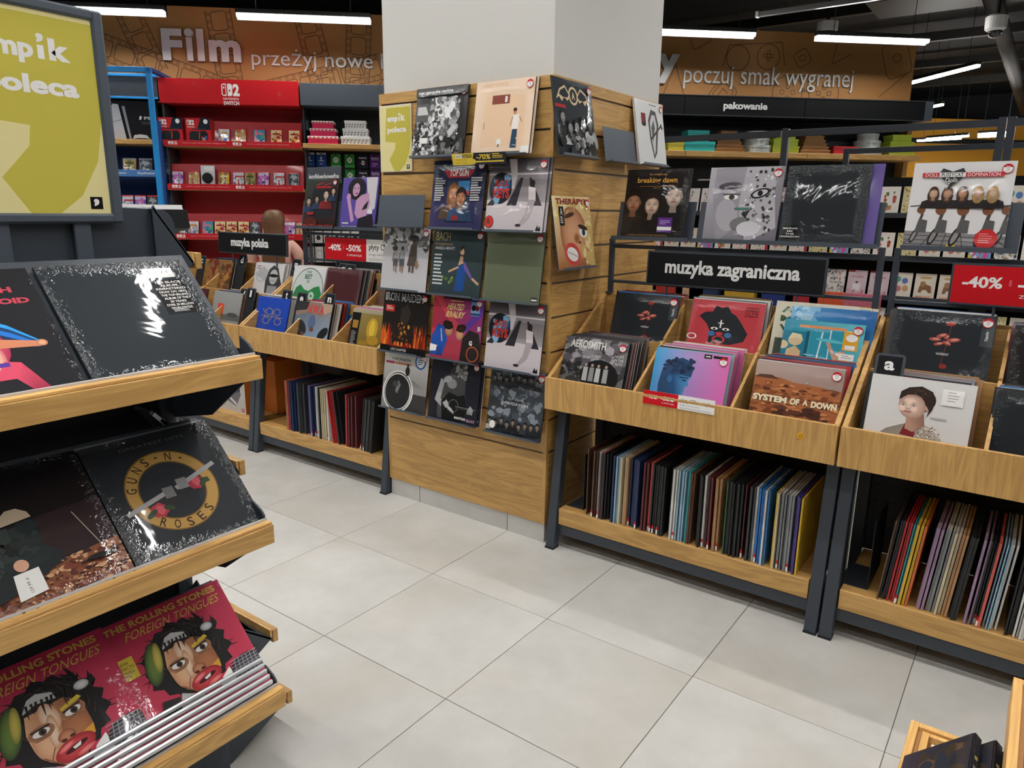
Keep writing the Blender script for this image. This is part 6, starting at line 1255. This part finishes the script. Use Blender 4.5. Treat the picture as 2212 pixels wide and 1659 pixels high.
def hpack(black):
    def f():
        a = Art(hx('D8D6D0') if black else hx('CDCBC6')); a.rect(.2, .86, .8, .94, Wt); c = K if black else Wt
        if black: a.ell(.5, .45, .26, .2, c); a.ell(.5, .45, .12, .09, hx('3A3A3E'))
        else:
            for k in range(4): a.ring(.5, .35+.05*k, .16, .2, c, 16)
        return a
    return f
for k in range(6):
    pack('cable_pack', 'hp1', hpack(True), .075, .115, .02, hx('B8B6B0'), -1.98+.088*k, -.22, 1.225, 'pale pack with black earphones hanging on the dark wall', 'pack', 'earphone packs on the dark wall', 0); pack('cable_pack', 'hp0', hpack(False), .075, .15, .02, hx('B8B6B0'), -1.98+.088*k, -.22, 1.04, 'pale pack with a white cable hanging on the dark wall', 'pack', 'cable packs on the dark wall', 0)
# ---- wrapping unit
gu = wthing('display_unit', 'anthracite wall unit with black headers and wrapping boxes', 'display', 2.74, 0, 0)
for a, b in ((-1.5, -1.115), (-1.11, .09), (.095, 1.335)):
    h = UB(gu, 'header', BLACKP, (a, b, 0, .34, 2.465, 2.652)); UB(h, 'header_frame', METAL, (a, b, -.002, .0, 2.465, 2.472), 0); UB(h, 'header_frame', METAL, (a, b, -.002, .0, 2.645, 2.652), 0)
    if a == -1.11: letters3d('lettering', 'pakowanie', -.73, -.29, 2.51, 2.595, -.003, .002, WHITEP, h, .035)
UB(gu, 'header_end', METAL2, (1.335, 1.42, .0, .34, 2.47, 2.65)); UB(gu, 'back_panel', PEGW, (-1.5, 1.33, .34, .36, .1, 2.465), 0); UB(gu, 'end_panel', WZ, (1.31, 1.36, .2, .36, .05, 2.46)); UB(gu, 'base_cabinet', METAL, (-1.5, 1.33, .0, .34, .02, .45))
for a, b in ((-1.5, -1.08), (-1.07, .16), (.165, 1.36)): UB(gu, 'shelf', WX, (a, b, 0, .34, 2.09, 2.14))
for a, b in ((-1.5, .1), (.1, 1.33)): UB(gu, 'shelf', METAL, (a, b, .02, .34, 1.66, 1.68)); UB(gu, 'shelf', METAL, (a, b, .02, .34, 1.28, 1.3))
TQ = mat('turquoise_card', hx('2FB4B4'), .5); GRN = mat('lime_card', hx('B4C83E'), .5); KRF = mat('kraft_box', hx('9A6E3E'), .65); YEL = mat('yellow_card', hx('D8D050'), .5)
MARB = mat('marbled_grey_card', hx('B4B8B4'), .5, 0, .45, 0, 35); REDP = mat('red_patterned_card', hx('C02630'), .5, 0, .35, 0, 60)
def stars(t, w, h, dp):
    mb = MB(); r = random.Random(int(w*1e4))
    for k in range(8): x = -w/2+w*(k+.5)/8; z = h*.84+r.uniform(-.004, .004); mb.box(x-.004, x+.004, -dp/2-.0052, -dp/2-.0042, z-.004, z+.004)
    mb.build('star_print', DKG, t)
gift_box(1.58, -.14, 2.1405, .16, .085, .2, YEL, YEL, 'yellow gift box at the end of the wrapping shelf', 'wrapping boxes')
gift_box(1.815, -.14, 2.1405, .3, .09, .22, TQ, TQ, 'larger turquoise gift box under the smaller one', 'wrapping boxes'); gift_box(1.8, -.14, 2.231, .21, .105, .18, TQ, TQ, 'smaller turquoise gift box on top of the larger', 'wrapping boxes')
def kraft_stack(s, nm):
    for k in range(6): gift_box(s, -.14, 2.1405+.0335*k, .3-.028*k, .033, .22-.02*k, KRF, KRF, 'flat kraft gift box, %s from the bottom, %s' % (('first', 'second', 'third', 'fourth', 'fifth', 'sixth')[k], nm), 'kraft box stacks', stars if k in (2, 5) else None)
kraft_stack(2.12, 'stack beside the turquoise boxes'); kraft_stack(3.0, 'stack beside the red box')
def marb(s, nm):
    for k, (w, n) in enumerate(((.29, 'bottom'), (.25, 'middle'), (.2, 'top'))): gift_box(s, -.15, 2.1405+.0685*k, w, .068, w, MARB, MARB, 'round marbled gift box, %s of the stack by the %s' % (n, nm), 'round marbled boxes', rnd=True)
marb(2.43, 'lime stack over dark posts'); marb(3.6, 'red patterned box')
for s, n in ((2.7, 'middle'), (3.92, 'end')):
    for k, (w, q) in enumerate(((.27, 'bottom'), (.25, 'middle'), (.2, 'top'))): gift_box(s, -.15, 2.1405+.067*k, w, .0665, .2-.02*k, GRN, GRN, 'lime green gift box, %s of the stack at the shelf %s' % (q, n), 'lime green boxes')
gift_box(3.32, -.14, 2.1405, .25, .075, .2, REDP, REDP, 'red patterned gift box between round and kraft stacks', 'wrapping boxes')
for k, (s, c) in enumerate(((1.95, 'C8C2C4'), (2.35, 'B02A30'), (2.5, 'B02A30'), (2.75, '8A2A34'), (3.3, '3A2A34'))): tag(MB().box(-.1, .1, 0, .06, 0, .2+.02*(k % 3)).build('gift_bag', tone(c)), 'folded %s gift bag on the dark lower wrapping shelf' % ('pale', 'red', 'red', 'dark red', 'dark plum')[k], 'bag', 'gift bags on the wrapping unit').matrix_world = Matrix.Translation(wp(s, -.08, 1.6805)) @ Matrix.Rotation(WALL_ROT, 4, 'Z')

# ---- raised letters on the printed wall
FILMW = mat('white_sign_letter', hx('D8D8D6'), .5); FILMS = mat('grey_letter_edge', hx('77736E'), .5)
lt = wthing('wall_lettering', 'large raised white letters reading Film on the brown wall', 'sign', 0, 0, 0)
for ch, a, b, z1 in (('F', -3.265, -3.08, 3.16), ('ı', -3.045, -2.99, 3.09), ('l', -2.95, -2.885, 3.165), ('m', -2.845, -2.555, 3.075)): letters3d('letter', ch, a, b, 2.885, z1, .43, .028, [FILMW, FILMS], lt, .045)
MB().prism([(-3.0175+.04*math.cos(k*PI/8), 3.13+.035*math.sin(k*PI/8)) for k in range(16)], 1, .43, .458).build('letter_dot', FILMW, lt)
l2 = wthing('wall_lettering', 'thin white letters reading przezyj nowe after the big title', 'sign', 0, 0, 0); letters3d('letter', 'przeżyj nowe h', -2.465, -1.18, 2.825, 3.02, .445, .012, [FILMW, FILMS], l2, .0)
l3 = wthing('wall_lettering', 'thin white letters reading poczuj smak wygranej', 'sign', 0, 0, 0); letters3d('letter', 'poczuj smak wygranej', 1.745, 3.545, 2.775, 3.005, .445, .012, [FILMW, FILMS], l3, .0)
l4 = wthing('wall_lettering', 'large raised white letter y beside the pillar', 'sign', 0, 0, 0); letters3d('letter', 'y', 1.46, 1.69, 2.815, 3.09, .43, .028, [FILMW, FILMS], l4, .045)

# ================================================================ GREETING CARD RACK behind the record racks
cr_ = thing('card_rack', 'tall dark steel rack holding rows of greeting cards', 'rack', (1.66, 3.0, 0))
for x in (0, 1.2, 1.245, 2.445): 
    pst = box('post', [METAL], (x-.02, x+.02, -.02, .02, 0, 2.1), cr_, .001)
    for k in range(3): box('painted_slot', [LEGP], (x-.007, x+.007, -.0215, -.02, 1.62+.1*k, 1.655+.1*k), pst)  # raised black strips stand for the shade inside the post openings
for a, b in ((-1.2, -.03), (.02, 1.18), (1.265, 2.43)): box('top_bar', [METAL], (a, b, -.018, .018, 2.05, 2.09), cr_, .001)
box('post', [METAL], (-1.22, -1.18, -.02, .02, 0, 2.1), cr_); box('back_panel', [BLACKP], (-1.2, 2.44, .02, .04, .1, 1.78), cr_, 0)
ROWS = (.82, 1.045, 1.285, 1.545)
for z in ROWS: box('card_ledge', [METAL], (-1.2, 2.44, -.11, .02, z-.008, z), cr_, .001); box('ledge_rail', [METAL], (-1.2, 2.44, -.116, -.11, z-.008, z+.022), cr_, .001)
f2 = thing('card_rack', 'lower dark steel frame behind the tall card rack', 'rack', (1.94, 3.5, 0))
for x in (0, 1.2): box('post', [METAL], (x-.018, x+.018, -.018, .018, 0, 2.0), f2, .001)
box('top_bar', [METAL], (-.018, 1.218, -.016, .016, 1.965, 2.0), f2, .001); box('lower_bar', [METAL], (0, 1.2, -.016, .016, .3, .34), f2)
def card_art(k):
    def f():
        r = random.Random(k)
        if k == 0: a = Art(hx('E6E2DC')); a.blobs(1, 40, 0, .6, 1, 1, .02, .06, [hx('8A9488'), hx('C8A0A4'), hx('5A625C')]); a.blobs(2, 40, 0, 0, 1, .4, .02, .06, [hx('8A9488'), hx('C8A0A4'), hx('5A625C')]); a.text('itszcie', .2, .46, .85, .56, G(90))
        elif k == 1: a = Art(hx('D8C4CC')); a.rect(.0, .93, .35, 1, hx('B0483A')); a.text('Urodzin', .18, .72, .82, .82, hx('A03A44')); a.text('w dniu', .38, .86, .64, .91, G(110)); a.rect(.3, .22, .7, .5, hx('EDE6E8')); a.rect(.44, .5, .56, .58, hx('5A4A50')); a.blobs(2, 12, .1, .12, .9, .24, .03, .07, [hx('E0A090'), hx('D88A98')])
        elif k == 2: a = Art(hx('E0D6C4')); a.poly([(.2,.3),(.25,.55),(.5,.62),(.8,.55),(.85,.3),(.7,.3),(.6,.4),(.4,.4),(.35,.3)], hx('8A6248')); a.ell(.4, .62, .14, .1, hx('A87C5A')); a.text('amigo!', .1, .08, .8, .2, hx('D8683A'), .02); a.ell(.5, .85, .3, .05, hx('C9A878'))
        elif k == 3: a = Art(hx('ECE8E2')); a.blobs(4, 30, .0, .0, 1, .45, .03, .09, [hx('2E3A5A'), hx('8A7444'), hx('C8C4BC'), hx('5A6A84')]); a.rect(.2, .5, .8, .8, Wt); a.text('urodziny', .28, .6, .72, .68, G(80))
        elif k == 4:
            a = Art(hx('E4DCD0'))
            for x, y, c in ((.3,.75,'5AA09A'),(.65,.7,'5A7AB4'),(.35,.4,'C87A7A'),(.7,.42,'C8A070')): a.ell(x, y, .15, .11, hx(c)); a.line(x, y-.1, x, y-.2, .01, G(120))
        elif k == 5: a = Art(hx('E8DCD4')); a.rect(.86, 0, 1, 1, hx('C8283A')); a.blobs(6, 26, .05, .05, .8, .95, .03, .06, [hx('C86A70'), hx('8AA078'), hx('D8A8A0')])
        elif k == 6: a = Art(hx('7AB0D8')); a.blobs(7, 22, 0, 0, 1, 1, .06, .15, [hx('E05AA0'), hx('F0C83A'), hx('E8E8E4'), hx('5AA05A')])
        elif k == 7: a = Art(hx('EDE8E0')); a.blobs(8, 14, .2, .2, .8, .8, .04, .1, [hx('B04A44'), hx('C88A5A'), hx('5A7A4A')])
        elif k == 8: a = Art(hx('D8CC9A')); a.blobs(9, 50, 0, 0, 1, 1, .02, .05, [hx('A88A3A'), hx('EDE6C8'), hx('8A7440')])
        else: a = Art(hx('E8E4E4')); a.line(.2, .1, .5, .8, .01, hx('5A7A5A')); a.blobs(3, 14, .2, .4, .8, .9, .03, .08, [hx('D89AA8'), hx('E8C8C8'), hx('8AA078')])
        return a
    return f
CN = ('pale leaf-patterned', 'pink birthday', 'beige animal', 'dark floral', 'cream balloon', 'red-edged', 'bright flower', 'white floral', 'gold patterned', 'white blossom')
def card(k, x, z, h=.165, tilt=10): tag(obj('greeting_card', pack_mesh('card%d%.2f' % (k, h), card_art(k), .112, h, .006, hx('E2DED8'), P_MATTE), None, (x, 2.905, z+.001), (-math.radians(tilt), 0, 0)), '%s greeting card on the %s row of the card rack' % (CN[k], {ROWS[0]: 'bottom', ROWS[1]: 'third', ROWS[2]: 'second', ROWS[3]: 'top'}[z]), 'card', 'greeting cards on the card rack')
r = random.Random(5)
seq = {ROWS[1]: [9, 7, 0, 4, 9, 7, 8, 5, 3, 9, 7, 4, 0, 1, 1, 4, 2, 2, 3, 3, 6, 5, 8, 0, 1, 7, 9, 4]}
for z in ROWS:
    for k in range(27):
        x = .55+.128*k
        if x > 4.05: break
        kk = seq[z][k] if z in seq else r.choice((0, 3, 4, 5, 6, 7, 8, 9))
        card(kk, x, z, .165 if z != ROWS[3] else .18)
for k, (x, c, n) in enumerate(((1.05, 'B83A34', 'red'), (1.3, '24406A', 'navy'), (1.55, 'D0A83A', 'yellow'), (1.8, '1E3A84', 'blue'), (1.2, 'D8B49A', 'peach'), (1.95, 'B02838', 'crimson'), (2.1, 'D85A34', 'orange'), (2.3, 'C86A80', 'rose'))):
    tag(MB().box(-.1, .1, 0, .07, 0, .3 if x < 1.9 and k != 4 else .13).build('gift_bag', mat('bag_'+c, hx(c), .5, 0, .4, 0, 45)), '%s patterned gift bag standing in front of the card rack' % n, 'bag', 'gift bags by the card rack').location = (x, 2.66, .952)
tag(box('gift_bag_table', [METAL], (.9, 2.45, 2.6, 2.8, .93, .951)), 'dark narrow shelf board carrying gift bags', 'shelf'); tt = COL.objects[-1]
for x in (.95, 2.4): box('leg', [METAL], (x-.02, x+.02, 2.68, 2.72, 0, .93), tt)
for k in range(5): tag(obj('cd_case', MB().box(-.071, .071, 0, .0095, 0, .125).mesh('cd_case', tone(('3A7AA0', '7A8A94', '2A3A4A', '9AA0A4', '4A6A80')[k], .2)), None, (1.62+.0*k, 1.3+.03*k, 1.2), (-.1, 0, 0)), 'disc case standing behind the sleeves by the pillar', 'cd case', 'disc cases by the pillar')

# ================================================================ SHOPPER seen from behind
SKIN = mat('skin', hx('D2A184'), .5); HAIR = mat('brown_hair', hx('6A4526'), .45, 0, .35, .3, 60); TOPM = mat('blush_knit_top', hx('D9A99A'), .7, 0, .08, .2, 200); JEAN = mat('dark_jeans', hx('26303E'), .8); SHOE = mat('pale_shoes', hx('C8C4BE'), .6)
pr = thing('person', 'long-haired person in a blush top facing the red game display', 'person', (-2.12, 1.72, 0), (0, 0, WALL_ROT))
def skin_body(name, V, Ed, R, m, root=0):
    me = bpy.data.meshes.new(name); me.from_pydata(V, Ed, []); me.materials.append(m); o = obj(name, me, pr)
    md = o.modifiers.new('skin', 'SKIN'); md.use_smooth_shade = True
    for i, rr in enumerate(R): me.skin_vertices[0].data[i].radius = (rr if isinstance(rr, tuple) else (rr, rr)); me.skin_vertices[0].data[i].use_root = (i == root)
    o.modifiers.new('sub', 'SUBSURF').levels = 1; o.modifiers['sub'].render_levels = 2; return o
V = [(0,0,.82),(0,.0,.98),(0,-.01,1.12),(0,-.015,1.22),(0,-.01,1.29),(0,.01,1.345),(0,.02,1.43),(0,.015,1.49)]; R = [(.13,.095),(.11,.085),(.125,.09),(.12,.085),(.05,.05),(.043,.045),(.07,.082),(.055,.065)]; Ed = [(k,k+1) for k in range(7)]
for e in (-1, 1):
    b = len(V); V += [(e*.13,0,1.235),(e*.185,-.01,1.2),(e*.21,-.005,1.0),(e*.2,.1,.86),(e*.185,.17,.82)]; R += [.05,.045,.036,.028,(.026,.016)]; Ed += [(3,b),(b,b+1),(b+1,b+2),(b+2,b+3),(b+3,b+4)]
    for q, (dx, L) in enumerate(((-.03,.07),(-.012,.082),(.006,.078),(.022,.062))):
        c = len(V); V += [(e*(.185+dx*.8), .215, .815), (e*(.185+dx), .215+L*.5, .8), (e*(.185+dx), .215+L*.8, .775)]; R += [.009,.008,.007]; Ed += [(b+4,c),(c,c+1),(c+1,c+2)]
    c = len(V); V += [(e*.15,.19,.825),(e*.132,.225,.815)]; R += [.01,.008]; Ed += [(b+4,c),(c,c+1)]
    b = len(V); V += [(e*.085,0,.78),(e*.09,.01,.44),(e*.09,-.015,.08),(e*.095,.1,.04)]; R += [.082,.055,.036,(.035,.03)]; Ed += [(0,b),(b,b+1),(b+1,b+2),(b+2,b+3)]
skin_body('body', V, Ed, R, SKIN)
tv = [(0,0,.84),(0,0,.98),(0,-.01,1.12),(0,-.015,1.22),(0,-.012,1.265)]; tr = [(.15,.115),(.128,.102),(.142,.108),(.135,.1),(.085,.075)]; te = [(k,k+1) for k in range(4)]
for e in (-1, 1): b = len(tv); tv += [(e*.135,0,1.237),(e*.187,-.01,1.195),(e*.2,-.008,1.1)]; tr += [.06,.055,.05]; te += [(3,b),(b,b+1),(b+1,b+2)]
skin_body('top', tv, te, tr, TOPM)
jv = [(0,0,.9),(0,0,.82)]; jr = [(.14,.105),(.145,.11)]; je = [(0,1)]
for e in (-1, 1): b = len(jv); jv += [(e*.088,0,.76),(e*.09,.01,.44),(e*.09,-.015,.1)]; jr += [.092,.065,.05]; je += [(1,b),(b,b+1),(b+1,b+2)]
skin_body('jeans', jv, je, jr, JEAN)
for e in (-1, 1): MB().loft([[(e*.095+.04*math.cos(t)*s, .045+.11*math.sin(t)*s, z) for t in [2*PI*k/14 for k in range(14)]] for z, s in ((0,1),(.03,1.02),(.065,.8))]).build('shoe', SHOE, pr, smooth=True)
rings = []
for z, w, yb, yf in ((1.541,.008,.0,.02),(1.539,.028,-.02,.05),(1.533,.047,-.042,.07),(1.522,.064,-.06,.085),(1.505,.078,-.076,.096),(1.483,.088,-.086,.095),(1.46,.092,-.092,.085),(1.41,.09,-.094,.045),(1.35,.08,-.094,.02),(1.28,.1,-.105,-.02),(1.2,.1,-.115,-.05),(1.1,.09,-.115,-.075),(1.03,.05,-.105,-.085)):
    rings.append([(w*math.cos(t)*(1+.045*math.sin(6*t+z*12)), (yb+yf)/2+(yf-yb)/2*math.sin(t), z) for t in [2*PI*k/26 for k in range(26)]])
MB().loft(rings).build('hair', HAIR, pr, smooth=True)
EYE = mat('eye', hx('2A1E18'), .2); LIPS = mat('lips', hx('A85A54'), .5)
for e in (-1, 1): MB().lathe([(.004, -.006), (.009, 0), (.004, .006)], 10).build('eye', EYE, pr, smooth=True).location = (e*.028, .092, 1.435)
MB().loft([[(.012*math.cos(t)*s, y, 1.4+.016*math.sin(t)*s) for t in [2*PI*k/8 for k in range(8)]] for y, s in ((.085,1),(.105,.5))]).build('nose', SKIN, pr, smooth=True)
MB().box(-.02, .02, .086, .094, 1.372, 1.382).build('mouth', LIPS, pr, .003)
